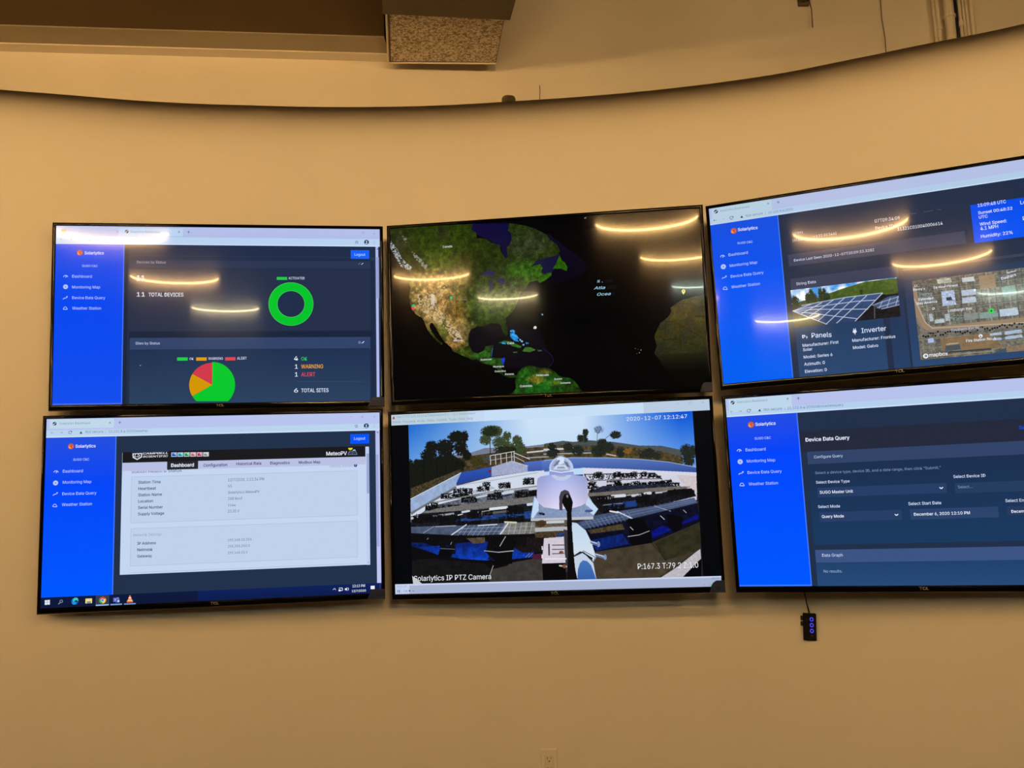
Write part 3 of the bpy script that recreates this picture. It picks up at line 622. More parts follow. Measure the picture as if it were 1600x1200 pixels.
# photo of the panel field
a = P.org(*A3).loc([(830, 192)])[0]; b = P.org(*A4).loc([(500, 425)])[0]
K_ = Canvas(P, a[0], a[1], b[0], b[1], 760); P.org(*A3)
K_.fill([(700, 0), (3000, -200), (3000, 700), (700, 700)], (72, 150, 225)); n = K_.noise(22, 4); K_.img += (np.clip(n-.42, 0, 1)*3.2)[..., None]*(np.array([235, 240, 250])-K_.img)
K_.fill([(1060, 262), (1200, 210), (1330, 165), (1500, 115), (1700, 92), (1980, 60), (2000, 450), (1060, 420)], (76, 96, 40), (58, 80, 30), nz=.25, nsc=7)
K_.fill([(820, 330), (940, 285), (1100, 260), (1300, 280), (1300, 360), (830, 380)], (64, 74, 34), nz=.3, nsc=5)
for x, y, rx, ry in ((870, 300, 40, 62), (1015, 245, 28, 70), (985, 265, 26, 50), (1045, 265, 24, 50), (1098, 235, 22, 78), (1130, 235, 26, 68), (1160, 255, 24, 45), (1460, 210, 16, 26)): K_.blob(x, y, rx, ry, (44, 54, 30), edge=.35, nsc=3)
K_.fill([(830, 335), (1000, 325), (1700, 290), (1700, 560), (820, 560)], (66, 58, 44), nz=.2, nsc=4)
K_.fill([(1560, 240), (1840, 215), (1840, 440), (1380, 500)], (30, 28, 32), nz=.5, nsc=4)
K_.fill([(930, 330), (1320, 255), (1650, 218), (1545, 330), (1400, 475), (1225, 500), (1150, 496), (850, 375)], (62, 84, 128), (48, 66, 104), nz=.12, nsc=10)
for (p0, p1, q0, q1, nn) in (((930, 330), (1650, 218), (850, 378), (1640, 250), 1),):
    pass
top = [(930, 328), (1120, 300), (1320, 256), (1510, 240), (1650, 216)]
for pts in ([(850, 375), (1000, 345), (1200, 320), (1420, 290), (1590, 280)], [(850, 378), (1050, 362), (1290, 362), (1520, 360)], [(850, 380), (1000, 395), (1200, 420), (1420, 445)], [(930, 328), (1320, 256), (1650, 216)]): K_.line(pts, 1.7, (196, 210, 232))
for a_, b_ in (((1010, 318), (850, 378)), ((1110, 302), (930, 400)), ((1210, 280), (1000, 425)), ((1310, 262), (1075, 465)), ((1410, 250), (1145, 496)), ((1510, 240), (1228, 498)), ((1650, 218), (1400, 475))): K_.line([a_, b_], 1.8, (205, 216, 238))
K_.line([(850, 378), (1165, 500)], 2.0, (190, 205, 228))
K_.fill([(1560, 330), (1700, 250), (1850, 230), (1850, 310), (1660, 360)], (70, 88, 125)); 
for a_, b_ in (((1560, 325), (1840, 235)), ((1600, 350), (1850, 270)), ((1640, 360), (1850, 310)), ((1650, 290), (1620, 355)), ((1720, 262), (1690, 345)), ((1790, 245), (1770, 325))): K_.line([a_, b_], 1.3, (190, 205, 228))
K_.line([(1580, 320), (1580, 440)], 2, (100, 100, 100)); K_.put()
P.org(*A3)
P.line([(932, 596), (960, 596)], 9, (222, 232, 250)); P.line([(936, 596), (940, 620)], 8, (222, 232, 250)); P.line([(940, 620), (962, 600)], 5, (222, 232, 250)); P.poly([(966, 612), (976, 596), (974, 608), (984, 606), (972, 630), (974, 614)], (222, 232, 250))
P.text('Panels', 1018, 616, 1196, 608, (214, 226, 250), .8); P.text('Manufacturer: First', 938, 698, 1260, 672, (214, 224, 246), .9); P.text('Solar', 942, 736, 1026, 728, (214, 224, 246), .9); P.text('Model: Series 6', 948, 802, 1205, 780, (214, 224, 246), .9); P.text('Azimuth: 0', 953, 866, 1138, 852, (214, 224, 246), .9); P.text('Elevation: 0', 960, 930, 1155, 916, (214, 224, 246), .9)
P.org(*A4); P.disc(88, 560, 17, (222, 232, 250)); P.line([(80, 548), (78, 534)], 5, (222, 232, 250)); P.line([(96, 546), (94, 532)], 5, (222, 232, 250)); P.line([(90, 575), (92, 588)], 5, (222, 232, 250))
P.text('Inverter', 150, 574, 372, 556, (214, 226, 250), .8); P.text('Manufacturer: Fronius', 68, 654, 452, 618, (214, 224, 246), .9); P.text('Model: Galvo', 74, 718, 299, 700, (214, 224, 246), .9)
# satellite picture
a = P.loc([(600, 110)])[0]; b = P.loc([(680, 815)])[0]; u1 = PW/2-.02
K_ = Canvas(P, a[0]+.0, a[1], u1, b[1], 760); n1 = K_.noise(9, 11); n2 = K_.noise(2.6, 12, 2)
K_.img[:] = np.array([112, 108, 98])*(.66+.68*n1[..., None])*(.72+.56*n2[..., None])
for x_ in range(640, 2400, 62): K_.line([(x_, 120-(x_-640)*.13), (x_+52, 520-(x_-640)*.10)], 2.2 if x_ % 4 else 3.4, (74, 78, 76) if x_ % 3 else (160, 158, 148), .8)
for y_ in (150, 200, 250, 330, 395, 480): K_.line([(600, y_+8), (2400, y_-225)], 2.4, (78, 82, 80), .8); K_.line([(600, y_+14), (2400, y_-219)], 1.2, (168, 166, 158), .6)
for y_ in (560, 600, 680, 740): K_.line([(640, y_+40), (2400, y_-130)], 2, (150, 142, 124), .6)
def bl(x0, y0, x1, y1, c, dy=-.13, nz=.12): K_.fill([(x0, y0), (x1, y0+dy*(x1-x0)), (x1+6+(y1-y0)*.1, y1+dy*(x1-x0)), (x0+(y1-y0)*.1, y1)], c, nz=nz, nsc=3)
bl(1195, 65, 1335, 185, (150, 128, 100)); bl(660, 110, 780, 240, (90, 90, 88), nz=.5); bl(820, 95, 945, 135, (176, 184, 172), nz=.3); bl(1045, 82, 1150, 122, (196, 204, 210))
bl(860, 205, 975, 335, (172, 188, 216), nz=.3); bl(905, 255, 950, 285, (60, 62, 74)); bl(1040, 195, 1165, 245, (178, 192, 208)); bl(1045, 262, 1165, 312, (182, 196, 212)); bl(1060, 408, 1185, 462, (134, 140, 136)); bl(1200, 395, 1360, 448, (130, 152, 146)); bl(1380, 365, 1540, 430, (182, 198, 214)); bl(1400, 165, 1520, 250, (130, 160, 150))
bl(750, 405, 780, 470, (170, 182, 188)); bl(800, 455, 885, 490, (176, 190, 196)); bl(890, 405, 935, 470, (164, 176, 180)); bl(660, 225, 780, 300, (120, 124, 126), nz=.6); bl(940, 420, 1020, 470, (100, 112, 104), nz=.7)
K_.line([(610, 190), (640, 300), (660, 420), (700, 500), (760, 540), (900, 535), (1200, 500), (1600, 460), (2400, 370)], 15, (152, 130, 104)); K_.line([(610, 250), (650, 330), (720, 480), (780, 530), (960, 520), (1600, 480), (2400, 400)], 2, (190, 180, 165)); K_.line([(640, 450), (700, 560), (1500, 515), (2400, 430)], 6, (128, 118, 116)); 
for i in range(60): x = 700+i*22; K_.blob(x, 610-(x-700)*.105+rng.uniform(-35, 5), 10, 9, (26, 30, 28), thr=0, edge=.2)
K_.fill([(850, 625), (1290, 575), (1420, 700), (880, 735)], (132, 108, 80), nz=.15, nsc=8); K_.fill([(1420, 700), (2400, 560), (2400, 700), (1440, 790)], (136, 116, 92), nz=.15)
for q in ((1295, 578, 1395, 600), (1425, 560, 1575, 590), (1320, 622, 1395, 642), (1430, 606, 1580, 632)): bl(*q, (166, 184, 204))
bl(895, 690, 1025, 735, (74, 84, 90)); bl(905, 670, 1010, 682, (170, 160, 140)); bl(740, 625, 790, 662, (170, 185, 225)); K_.fill([(1310, 760), (1440, 705), (1450, 760), (1290, 780)], (60, 84, 98)); K_.line([(700, 790), (1300, 735)], 2, (160, 150, 132)); K_.line([(700, 765), (1300, 715)], 4, (58, 60, 62))
K_.fill([(680, 760), (900, 735), (900, 800), (690, 812)], (104, 98, 86), nz=.3)
K_.put()
P.org(*A4); P.disc(1308, 376, 24, (40, 210, 70)); P.disc(1308, 376, 8, (20, 60, 30))
P.text('24 Hour Fitness', 792, 180, 1008, 152, WHITE, .8); P.text('11', 620, 160, 648, 158, WHITE, 1); P.text('Denny\'s', 612, 198, 716, 186, WHITE, .8); P.text('Extended', 660, 286, 790, 272, WHITE, .8); P.text('Stay America', 640, 322, 824, 306, WHITE, .8); P.text('Lindbergh Ave', 922, 386, 1134, 362, (225, 230, 240), .8, .1); P.text('Fire Station No. 6', 1084, 656, 1350, 632, WHITE, .8); P.disc(1212, 600, 18, (230, 236, 245)); P.disc(1211, 604, 7, (90, 100, 110)); P.text('Southern Pacific', 950, 560, 1210, 540, (190, 190, 215), .6)
P.disc(792, 355, 12, (230, 236, 245), rin=7, n=14); P.disc(1160, 190, 12, (230, 236, 245)); P.text('Dashers', 1400, 100, 1530, 62, WHITE, .8); P.text('SkyWest', 1446, 44, 1530, 24, WHITE, .8)
P.disc(722, 779, 24, (236, 240, 246)); P.disc(724, 778, 13, (130, 138, 150)); P.text('mapbox', 755, 786, 920, 770, (240, 244, 250), 1)
PANELS[3] = P

# ---- 6: lower right, data query ---------------------------------------------------
P = Panel(6); P.urect(0, 0, 1, 1, (33, 48, 74)); A1, A2, A3, A4 = (1090, 600), (1320, 600), (1090, 740), (1320, 740)
P.org(*A1); vb = (PH/2-P.loc([(258, 297)])[0][1])/PH
P.urect(0, 0, 1, .066, (182, 194, 236)); P.urect(0, .062, 1, vb, (180, 208, 238)); P.urect(0, vb-.007, 1, vb, (200, 224, 250))
P.rect(275, 136, 845, 215, (190, 214, 234)); i_page(P, 313, 166, 17); P.text('Solarlytics Dashboard', 352, 171, 622, 156, (120, 134, 158)); i_x(P, 804, 132, 8); i_plus(P, 899, 127, 13)
i_arrow(P, 306, 246, 13, -1, (130, 142, 170)); i_arrow(P, 380, 243, 13, 1, (130, 142, 170)); i_reload(P, 457, 239, 16); i_warn(P, 554, 235, 13, (50, 58, 90))
P.text('Not secure', 592, 240, 754, 230, (100, 116, 150)); P.line([(778, 208), (779, 234)], 2, (120, 134, 160)); P.text('10.102.8.4:3000/devicedataquery', 803, 228, 1303, 196, (90, 108, 146))
ub = (P.loc([(916, 560)])[0][0]+PW/2)/PW
P.urect(0, vb, ub, .3, (34, 76, 226), (2, 68, 250)); P.urect(0, .3, ub, 1, (0, 70, 255), (0, 88, 255)); P.urect(ub-.003, vb, ub, 1, (70, 120, 250)); P.urect(0, .992, ub, 1, (60, 120, 255))
sun_logo(P, 477, 363, 28); P.text('Solarlytics', 517, 374, 697, 363, WHITE, 1); P.text('SUGO C&C', 510, 497, 654, 490, PALE_T, .7)
i_gauge(P, 372, 592, 23); i_globe(P, 380, 694, 23); i_trend(P, 388, 796, 21); i_cloud(P, 396, 896, 23)
P.text('Dashboard', 430, 602, 608, 594, PALE_T, .4); P.text('Monitoring Map', 440, 702, 694, 692, PALE_T, .4); P.text('Device Data Query', 447, 804, 752, 792, PALE_T, .4); P.text('Weather Station', 457, 906, 719, 896, PALE_T, .4)
a = P.loc([(890, 425)])[0]; x_ = ub*PW-PW/2+.001; P.raw([(x_, a[1]), (PW/2, a[1]), (PW/2, a[1]-.075), (x_, a[1]-.075)], [(0, 1, 2, 3)], (36, 42, 60))
prect(P, A1, 976, 606, A2, 4000, 522, HEAD); prect(P, A1, 978, 718, A3, 4000, 578, (28, 48, 80), (26, 58, 96)); prect(P, A3, 1048, 682, A3, 4000, 756, (60, 84, 132)); prect(P, A3, 1056, 797, A3, 4000, 1100, (32, 66, 108), (40, 74, 122))
P.org(*A1); P.text('Device Data Query', 965, 515, 1358, 500, WHITE, 1.3); P.text('Configure Query', 1040, 664, 1297, 654, (190, 206, 240), .3)
a = P.loc([(1050, 805)])[0]; b = P.org(*A2).loc([(856, 752)])[0]
def ltext(P, st, a, b, col, bold=0):
    v, f = glyphs(st, bold, 0); mn, mx = v[:, 0].min(), v[:, 0].max(); k = (b[0]-a[0])/(mx-mn); P.raw(np.stack([a[0]+(v[:, 0]-mn)*k, a[1]+v[:, 1]*k], 1), f, col)
ltext(P, 'Select a device type, device ID, and a date range, then click "Submit."', a, b, (124, 146, 190), .2)
P.org(*A1); P.text('Select Device Type', 1058, 890, 1358, 880, (206, 218, 246), .8)
def fieldr(o1, x0, y0, o2, x1, y1, c=(40, 62, 104)): prect(P, o1, x0, y0, o2, x1, y1, c)
fieldr(A1, 1066, 928, A2, 915, 972); P.org(*A1); P.text('SUGO Master Unit', 1092, 980, 1388, 970, WHITE, .9)
fieldr(A2, 978, 886, A2, 4000, 870, (36, 62, 98)); fieldr(A3, 1086, 346, A4, 514, 412); fieldr(A4, 578, 318, A4, 1376, 390, (44, 68, 108)); fieldr(A4, 1442, 296, A4, 3000, 330, (40, 58, 94))
P.org(*A2); P.text('Select Device ID', 970, 840, 1256, 830, (206, 218, 246), .8); P.text('Select...', 1010, 932, 1138, 928, (128, 148, 184), .2)
P.line([(846, 922), (860, 935), (876, 921)], 7, WHITE); P.line([(446, 1162), (461, 1174), (476, 1161)], 7, WHITE)
P.text('Select Start Date', 568, 1082, 862, 1073, (206, 218, 246), .8); P.text('Select End Date', 1434, 1055, 1720, 1045, (206, 218, 246), .8)
P.org(*A4); P.text('December 6, 2020 12:10 PM', 618, 376, 1118, 362, WHITE, .9); P.text('December 7, 2020 12:10 PM', 1488, 350, 1990, 336, WHITE, .9)
P.org(*A3); P.text('Select Mode', 1076, 308, 1272, 302, (206, 218, 246), .8); P.text('Query Mode', 1110, 396, 1307, 392, WHITE, .9); P.text('Data Graph', 1113, 742, 1296, 739, (196, 210, 240), .5); P.text('No results.', 1126, 884, 1293, 884, (150, 172, 208), .3)
P.org(*A2); P.text('Save Query', 1556, 404, 1790, 390, (20, 74, 250), 1)
PANELS[6] = P

# ---- 2: upper middle, globe ---------------------------------------------------------
P = Panel(2); K_ = Canvas(P, -PW/2, PH/2, PW/2, -PH/2, 620); P.org(600, 320)
nA, nB, nC = K_.noise(34, 21, 4), K_.noise(9, 22, 3), K_.noise(3, 23, 2)
K_.img[:] = (3, 3, 5)
K_.fill([(1480, 265), (1650, 400), (1760, 480), (1828, 560), (1720, 650), (1600, 700), (1400, 690), (1280, 760), (1200, 800), (1430, 600), (1500, 420), (1450, 265)], (12, 9, 34), (4, 3, 12))
K_.fill([(1090, 1000), (1400, 1150), (1500, 1400), (1450, 1500), (760, 1400), (760, 1100), (1000, 1040)], (9, 7, 16)); c_ = lambda p: [(x, y+743) for x, y in p]
K_.fill([(778, 170), (1145, 165), (1150, 360), (1085, 485), (1035, 365), (780, 240)], (14, 9, 56), (12, 8, 44))
land = [(55, 205), (760, 172), (790, 170), (780, 220), (820, 250), (830, 300), (900, 302), (960, 340), (1035, 360), (1040, 420), (1062, 442), (1085, 482), (1105, 460), (1095, 380), (1125, 350), (1142, 300), (1132, 250), (1105, 230), (1120, 165),
        (1180, 172), (1260, 186), (1350, 214), (1452, 266), (1480, 310), (1540, 350), (1572, 410), (1560, 440), (1480, 480), (1370, 500), (1310, 550), (1340, 545), (1392, 530), (1418, 560), (1400, 600), (1430, 622), (1496, 598), (1494, 632), (1440, 670), (1390, 698), (1368, 672), (1300, 690), (1280, 720), (1272, 745), (1215, 790), (1205, 830), (1180, 900), (1160, 935), (1148, 955), (1090, 1010), (1088, 1045), (1105, 1115), (1102, 1170), (1085, 1172), (1055, 1120), (1042, 1070), (1010, 1058), (950, 1056), (900, 1085), (830, 1085), (780, 1112), (756, 1150)]
land += c_([(762, 430), (752, 450), (765, 520), (792, 572), (840, 585), (890, 562), (905, 520), (980, 508), (965, 560), (945, 622), (1050, 628), (1078, 630), (1060, 690), (1042, 705), (1052, 730), (1062, 772), (1110, 760), (1165, 768), (1180, 788), (1200, 750), (1240, 710), (1290, 690), (1350, 700), (1380, 712), (1470, 714), (1520, 740), (1560, 782), (1590, 796), (1660, 804), (1710, 840), (1740, 880), (1785, 950), (1120, 955), (1150, 930), (1180, 900), (1170, 830), (1182, 800), (1120, 802), (1088, 790), (1038, 765), (1010, 722), (960, 690), (870, 668), (830, 635), (790, 642), (700, 602), (612, 562), (600, 530), (540, 480), (500, 420), (458, 350), (436, 312), (414, 312), (404, 345), (432, 400), (480, 462), (524, 496), (514, 508), (464, 468), (415, 412), (388, 372), (356, 292), (338, 265), (290, 240), (250, 190)])
land += [(230, 870), (225, 800), (238, 740), (215, 680), (236, 600), (222, 582), (150, 560), (112, 470), (60, 350)]
Lm = K_.mask(land)
K_.fill(Lm, (30, 44, 10)); X = K_.pix([(0, 0), (1000, 0)]); px_ = lambda x: (K_.xx-X[0, 0])/(X[1, 0]-X[0, 0])*1000
# regional ground colours blended by soft masks (zoom coordinates)
def soft(cx, cy, rx, ry):
    c = K_.pix([(cx, cy), (cx+rx, cy), (cx, cy+ry)]); d = np.hypot((K_.xx-c[0, 0])/(c[1, 0]-c[0, 0]), (K_.yy-c[0, 1])/(c[2, 1]-c[0, 1])); return np.clip(1.3-d+.5*(nB-.5), 0, 1)*Lm
for cx, cy, rx, ry, col, al in ((450, 330, 500, 200, (42, 62, 8), .7), (540, 500, 180, 90, (72, 100, 14), .9), (1300, 350, 260, 150, (46, 54, 30), .9), (800, 480, 260, 160, (34, 46, 8), .9), (130, 330, 110, 140, (46, 48, 30), .8), (520, 250, 60, 60, (38, 38, 24), .7),
                                (450, 800, 260, 190, (160, 128, 72), 1), (480, 950, 260, 170, (168, 134, 78), 1), (680, 950, 90, 140, (132, 98, 38), .9), (950, 880, 260, 200, (52, 76, 22), 1), (1300, 600, 200, 110, (48, 104, 10), .9), (640, 1130, 160, 120, (150, 122, 72), 1), (620, 1240, 110, 70, (158, 118, 60), .9), (530, 1130, 60, 120, (90, 96, 34), .7), (720, 1330, 160, 50, (66, 84, 24), .8), (900, 1330, 120, 60, (40, 92, 26), .9), (1000, 1400, 130, 50, (40, 92, 26), .9),
                                (1400, 1600, 320, 120, (26, 86, 22), 1), (1360, 1560, 80, 40, (132, 110, 34), .9), (1530, 1590, 60, 30, (100, 110, 34), .7), (1440, 1490, 70, 25, (140, 116, 40), .7), (1250, 1500, 60, 40, (40, 120, 30), .8)):
    k = (soft(cx, cy, rx, ry)*al)[..., None]; K_.img = K_.img*(1-k)+np.array(col, float)*k
K_.img[Lm] *= (.5+1.0*nB[Lm])[:, None]
K_.img[Lm] *= (.72+.56*nC[Lm])[:, None]
def speck(pts, thr, col, n_=None):
    m = K_.mask(pts) & ((nC if n_ is None else n_) > thr); K_.img[m] = K_.img[m]*.25+np.array(col, float)*.75
speck([(60, 320), (110, 380), (160, 480), (250, 560), (235, 590), (150, 550), (90, 450), (55, 380)], .46, (196, 208, 226)); speck([(240, 410), (290, 440), (390, 540), (370, 580), (310, 520), (250, 450)], .5, (150, 156, 160)); speck([(160, 270), (200, 300), (220, 350), (180, 330)], .55, (130, 132, 130))
speck([(300, 800), (450, 780), (480, 900), (640, 1120), (700, 1200), (640, 1210), (520, 1080), (380, 990), (300, 900)], .52, (205, 184, 150)); speck([(420, 800), (450, 800), (450, 890), (420, 890)], .2, (214, 210, 205)); speck([(480, 770), (620, 800), (640, 1000), (560, 1020), (470, 900)], .56, (84, 62, 26)); speck([(600, 1120), (660, 1120), (720, 1230), (640, 1200)], .5, (200, 184, 156)); speck([(490, 720), (560, 720), (560, 800), (480, 820)], .5, (205, 184, 130))
for q in ([(865, 622), (930, 580), (992, 600), (985, 640), (930, 630)], [(945, 680), (972, 668), (962, 772), (938, 768)], [(1000, 668), (1050, 650), (1085, 672), (1055, 722), (1030, 690)], [(1040, 768), (1112, 735), (1055, 772)], [(1098, 718), (1170, 690), (1120, 722)]): K_.fill(q, (30, 28, 74))
K_.fill([(1312, 548), (1360, 500), (1560, 445), (1530, 560), (1500, 600), (1430, 620), (1400, 600), (1420, 560), (1392, 530)], (20, 18, 52)); K_.fill([(1565, 450), (1540, 520), (1508, 570), (1590, 572), (1630, 592), (1640, 560), (1612, 512), (1590, 500)], (38, 84, 8), nz=.3); K_.fill([(1380, 690), (1440, 640), (1496, 605), (1492, 632), (1430, 680)], (44, 96, 8), nz=.3)
for ax in ([(636, 190), (640, 340)], [(490, 440), (492, 590)], [(640, 470), (650, 590)], [(400, 592), (740, 580)], [(640, 735), (650, 1030)], [(650, 912), (745, 908)], [(520, 1030), (640, 1030)], [(740, 760), (760, 900)]): K_.line(ax, 1.0, (28, 26, 12), .6)
K_.fill(c_([(1015, 492), (1080, 470), (1130, 478), (1228, 520), (1215, 535), (1150, 520), (1100, 490)]), (44, 104, 30), nz=.3); K_.fill(c_([(1235, 565), (1262, 530), (1310, 530), (1355, 552), (1300, 572)]), (60, 104, 40), nz=.3); K_.fill(c_([(1150, 570), (1190, 568), (1190, 580), (1155, 580)]), (54, 92, 44)); K_.fill(c_([(1370, 552), (1410, 554), (1405, 564), (1375, 564)]), (54, 92, 44))
for q in ([(1125, 405), (1165, 400), (1185, 450), (1205, 480), (1160, 470), (1130, 440)], [(1125, 380), (1150, 372), (1172, 385), (1165, 398), (1128, 392)], [(1050, 485), (1090, 490), (1085, 502), (1055, 498)], [(1265, 486), (1292, 488), (1285, 502), (1268, 498)], [(1165, 410), (1185, 420), (1205, 450), (1190, 455), (1170, 430)]): K_.fill(c_(q), (40, 140, 215), nz=.5, nsc=3)
K_.fill(c_([(1050, 628), (1080, 622), (1080, 645), (1062, 690), (1055, 670)]), (28, 60, 190)); K_.fill(c_([(968, 530), (974, 530), (960, 615), (954, 615)]), (40, 90, 150))
for t_ in np.linspace(0, 1, 16): a_ = (1420+90*math.sin(t_*2.6), 540+170*t_+743); K_.blob(a_[0], a_[1], 5, 5, (24, 24, 62), thr=0)
for a_ in ((1232, 1218), (1245, 1250), (1215, 1205), (1412, 980)): K_.blob(a_[0], a_[1], 7, 7, (150, 190, 230), thr=0)
P.org(850, 450)
af = K_.mask([(1130, 175), (1165, 150), (1230, 105), (1290, 92), (1330, 78), (1440, 55), (1500, 50), (1500, 900), (1300, 900), (1180, 840), (1060, 690), (1030, 640), (996, 600), (985, 585), (1008, 520), (994, 470), (985, 430), (1012, 370), (1040, 310), (1085, 280), (1120, 245), (1138, 205)])
yv = K_.pix([(1000, 100), (1000, 760)])[:, 1]; t_ = np.clip((K_.yy-yv[0])/(yv[1]-yv[0]), 0, 1)[..., None]
base = np.array([80, 66, 28])*(1-t_)+np.array([20, 26, 14])*t_; base = np.where(t_ < .75, base*np.clip(1.6-nA[..., None]*1.1, .7, 1.6)+(nA[..., None] > .55)*np.array([0, 4, 10]), base*np.clip(3.2-3.0*t_, .12, 1)); K_.img[af] = base[af]*(.8+.4*nC[af])[:, None]
for ax in ([(1160, 300), (1420, 445)], [(1215, 340), (1220, 540)], [(1000, 440), (1080, 440), (1085, 300), (1160, 300)], [(1430, 440), (1430, 560)], [(1060, 540), (1260, 560)]): K_.line(ax, 1, (24, 22, 10), .7)
K_.put()
P.org(600, 320); P.text('Canada', 525, 384, 608, 381, (228, 232, 240), .5); P.text('United States', 664, 854, 742, 852, (150, 146, 140), .4)
P.org(600, 450)
for t_, x0, y0, x1, y1 in (('Mexico', 622, 478, 692, 476), ('Cuba', 1100, 502, 1160, 498), ('Guatemala', 862, 648, 960, 643), ('Nicaragua', 976, 710, 1070, 706), ('Costa Rica', 990, 752, 1086, 748), ('Panama', 1082, 778, 1158, 775), ('Colombia', 1214, 886, 1322, 884), ('Venezuela', 1358, 788, 1470, 784), ('Guyana', 1520, 820, 1588, 816)): P.text(t_, x0, y0, x1, y1, (226, 232, 236), .6)
P.org(850, 450); P.text('Suriname', 146, 856, 236, 853, (226, 232, 236), .6)
P.text('Algeria', 1350, 262, 1428, 258, (22, 22, 16), .8); P.text('Western', 1022, 356, 1084, 354, (16, 16, 14), .8); P.text('Sahara', 1022, 374, 1084, 372, (16, 16, 14), .8); P.text('Mauritania', 1060, 470, 1184, 465, (24, 24, 16), .7); P.text('Mali', 1296, 510, 1342, 508, (24, 24, 16), .8)
for a_ in ((815, 540, 3), (866, 554, 5), (852, 578, 5), (830, 585, 2.5), (840, 548, 2)): P.disc(*a_, (130, 128, 125), n=8)
P.org(850, 320)
P.text('N', 475, 696, 500, 695, (150, 200, 225), .8, .3, cap=36); P.disc(520, 690, 4, (120, 170, 200), n=8)
P.text('orth', 545, 694, 615, 690, (22, 26, 30), .5, .3); P.text('Atla', 445, 756, 548, 752, (150, 200, 225), .8, .3, cap=36); P.text('ntic', 562, 752, 650, 748, (20, 24, 28), .5, .3); P.text('Ocea', 474, 812, 598, 808, (150, 200, 225), .8, .3, cap=36); P.text('n', 606, 808, 632, 808, (16, 20, 24), .5, .3)
P.disc(1245, 772, 16, (236, 214, 96)); P.poly([(1231, 780), (1259, 780), (1245, 802)], (236, 214, 96)); P.disc(1245, 770, 6, (90, 80, 40)); P.disc(372, 116, 7, (110, 110, 112)); P.disc(364, 120, 5, (130, 130, 130))
P.org(600, 320); P.disc(600, 828, 12, (50, 190, 110)); P.poly([(589, 834), (611, 834), (600, 854)], (50, 190, 110)); P.disc(263, 900, 13, (60, 180, 110)); P.disc(259, 924, 13, (214, 70, 84)); P.poly([(247, 930), (271, 930), (259, 946)], (214, 70, 84)); P.disc(1350, 1096, 13, (225, 225, 222)); P.disc(1340, 1102, 6, (200, 200, 200))
PANELS[2] = P

# ---- 5: lower middle, roof camera feed -------------------------------------------------
P = Panel(5); P.urect(0, 0, 1, 1, (6, 8, 12))
P.org(600, 630); vt = (PH/2-P.loc([(65, 200)])[0][1])/PH; E_, F_, G_, H_ = (600, 630), (850, 630), (600, 750), (850, 750)
vu0 = P.loc([(218, 198)])[0]; vu1 = P.org(*F_).loc([(1318, 100)])[0]; vlo = P.org(*G_).loc([(103, 938)])[0]
K_ = Canvas(P, vu0[0], PH/2-vt*PH, vu1[0]+.004, vlo[1], 900); u_ = K_.xx/K_.w; v_ = K_.yy/K_.h
left = np.array([30, 104, 205]); mid = np.array([206, 226, 246]); right = np.array([8, 84, 214])
kl = np.clip(1-u_*2.3, 0, 1)[..., None]; kr = np.clip((u_-.62)*3.0, 0, 1)[..., None]; hz = np.clip(v_*3.2, 0, 1)[..., None]*.6
sky = mid*(1-kl)*(1-kr)+left*kl*(1-kr)+right*kr; K_.img = sky*(1-hz)+np.array([176, 212, 246])*hz
o = lambda q: P.org(*q)
K_.img[int(K_.h*.36):] = (34, 34, 38)
def FL(q, pts, *a_, **k_): o(q); return K_.fill(pts, *a_, **k_)
FL(E_, [(240, 520), (780, 440), (900, 400), (1270, 385), (1428, 366), (1600, 345), (1600, 600), (240, 700)], (118, 124, 142)); FL(F_, [(0, 362), (170, 335), (260, 345), (400, 330), (620, 345), (850, 378), (1050, 380), (1230, 418), (1240, 560), (0, 560)], (74, 82, 84), nz=.1)
FL(E_, [(240, 560), (780, 470), (1270, 400), (1600, 378), (1600, 560), (240, 900)], (70, 60, 40), nz=.5, nsc=7); FL(F_, [(0, 375), (350, 372), (620, 380), (850, 396), (1060, 430), (1240, 480), (1240, 580), (0, 560)], (76, 66, 42), nz=.45, nsc=6)
for q, a_, b_, w_, c in ((E_, (1280, 440), (1600, 408), 5, (204, 200, 205)), (E_, (1280, 455), (1600, 425), 3, (70, 72, 80)), (E_, (1280, 488), (1600, 470), 4, (150, 158, 176)), (F_, (0, 412), (330, 398), 4, (205, 205, 212)), (F_, (0, 432), (440, 418), 4, (80, 84, 96)), (F_, (0, 455), (420, 444), 4, (165, 160, 158)), (F_, (560, 455), (640, 470), 4, (190, 180, 168)), (E_, (890, 500), (950, 490), 8, (50, 76, 84)), (F_, (850, 425), (1030, 460), 8, (50, 52, 48)), (F_, (260, 385), (420, 378), 3, (70, 74, 84))): o(q); K_.line([a_, b_], w_, c)
o(E_)
for b_ in ((425, 385, 58, 50), (400, 465, 75, 60), (540, 395, 88, 72), (560, 500, 90, 70), (650, 300, 82, 55), (722, 300, 32, 55), (685, 400, 65, 70), (740, 465, 42, 48), (300, 560, 60, 60), (235, 600, 40, 100), (330, 680, 130, 80), (450, 620, 140, 100), (600, 560, 130, 80), (380, 560, 90, 80), (280, 760, 80, 50), (480, 540, 90, 60)): K_.blob(*b_, (22, 25, 20), nsc=4, edge=.35, thr=.3)
for x in (350, 470, 640, 705, 545): K_.line([(x, 520), (x+8, 700)], 2.2, (16, 16, 14))
K_.fill([(240, 760), (680, 590), (690, 620), (240, 860)], (66, 58, 40), nz=.6, nsc=4)
for b_ in ((955, 255, 100, 60), (905, 330, 55, 50), (1010, 250, 50, 50), (1045, 350, 85, 60), (1100, 290, 40, 45), (1110, 400, 100, 60), (1190, 330, 48, 48), (1215, 400, 52, 60)): K_.blob(*b_, (58, 70, 44), nsc=3.5, edge=.45, thr=.42)
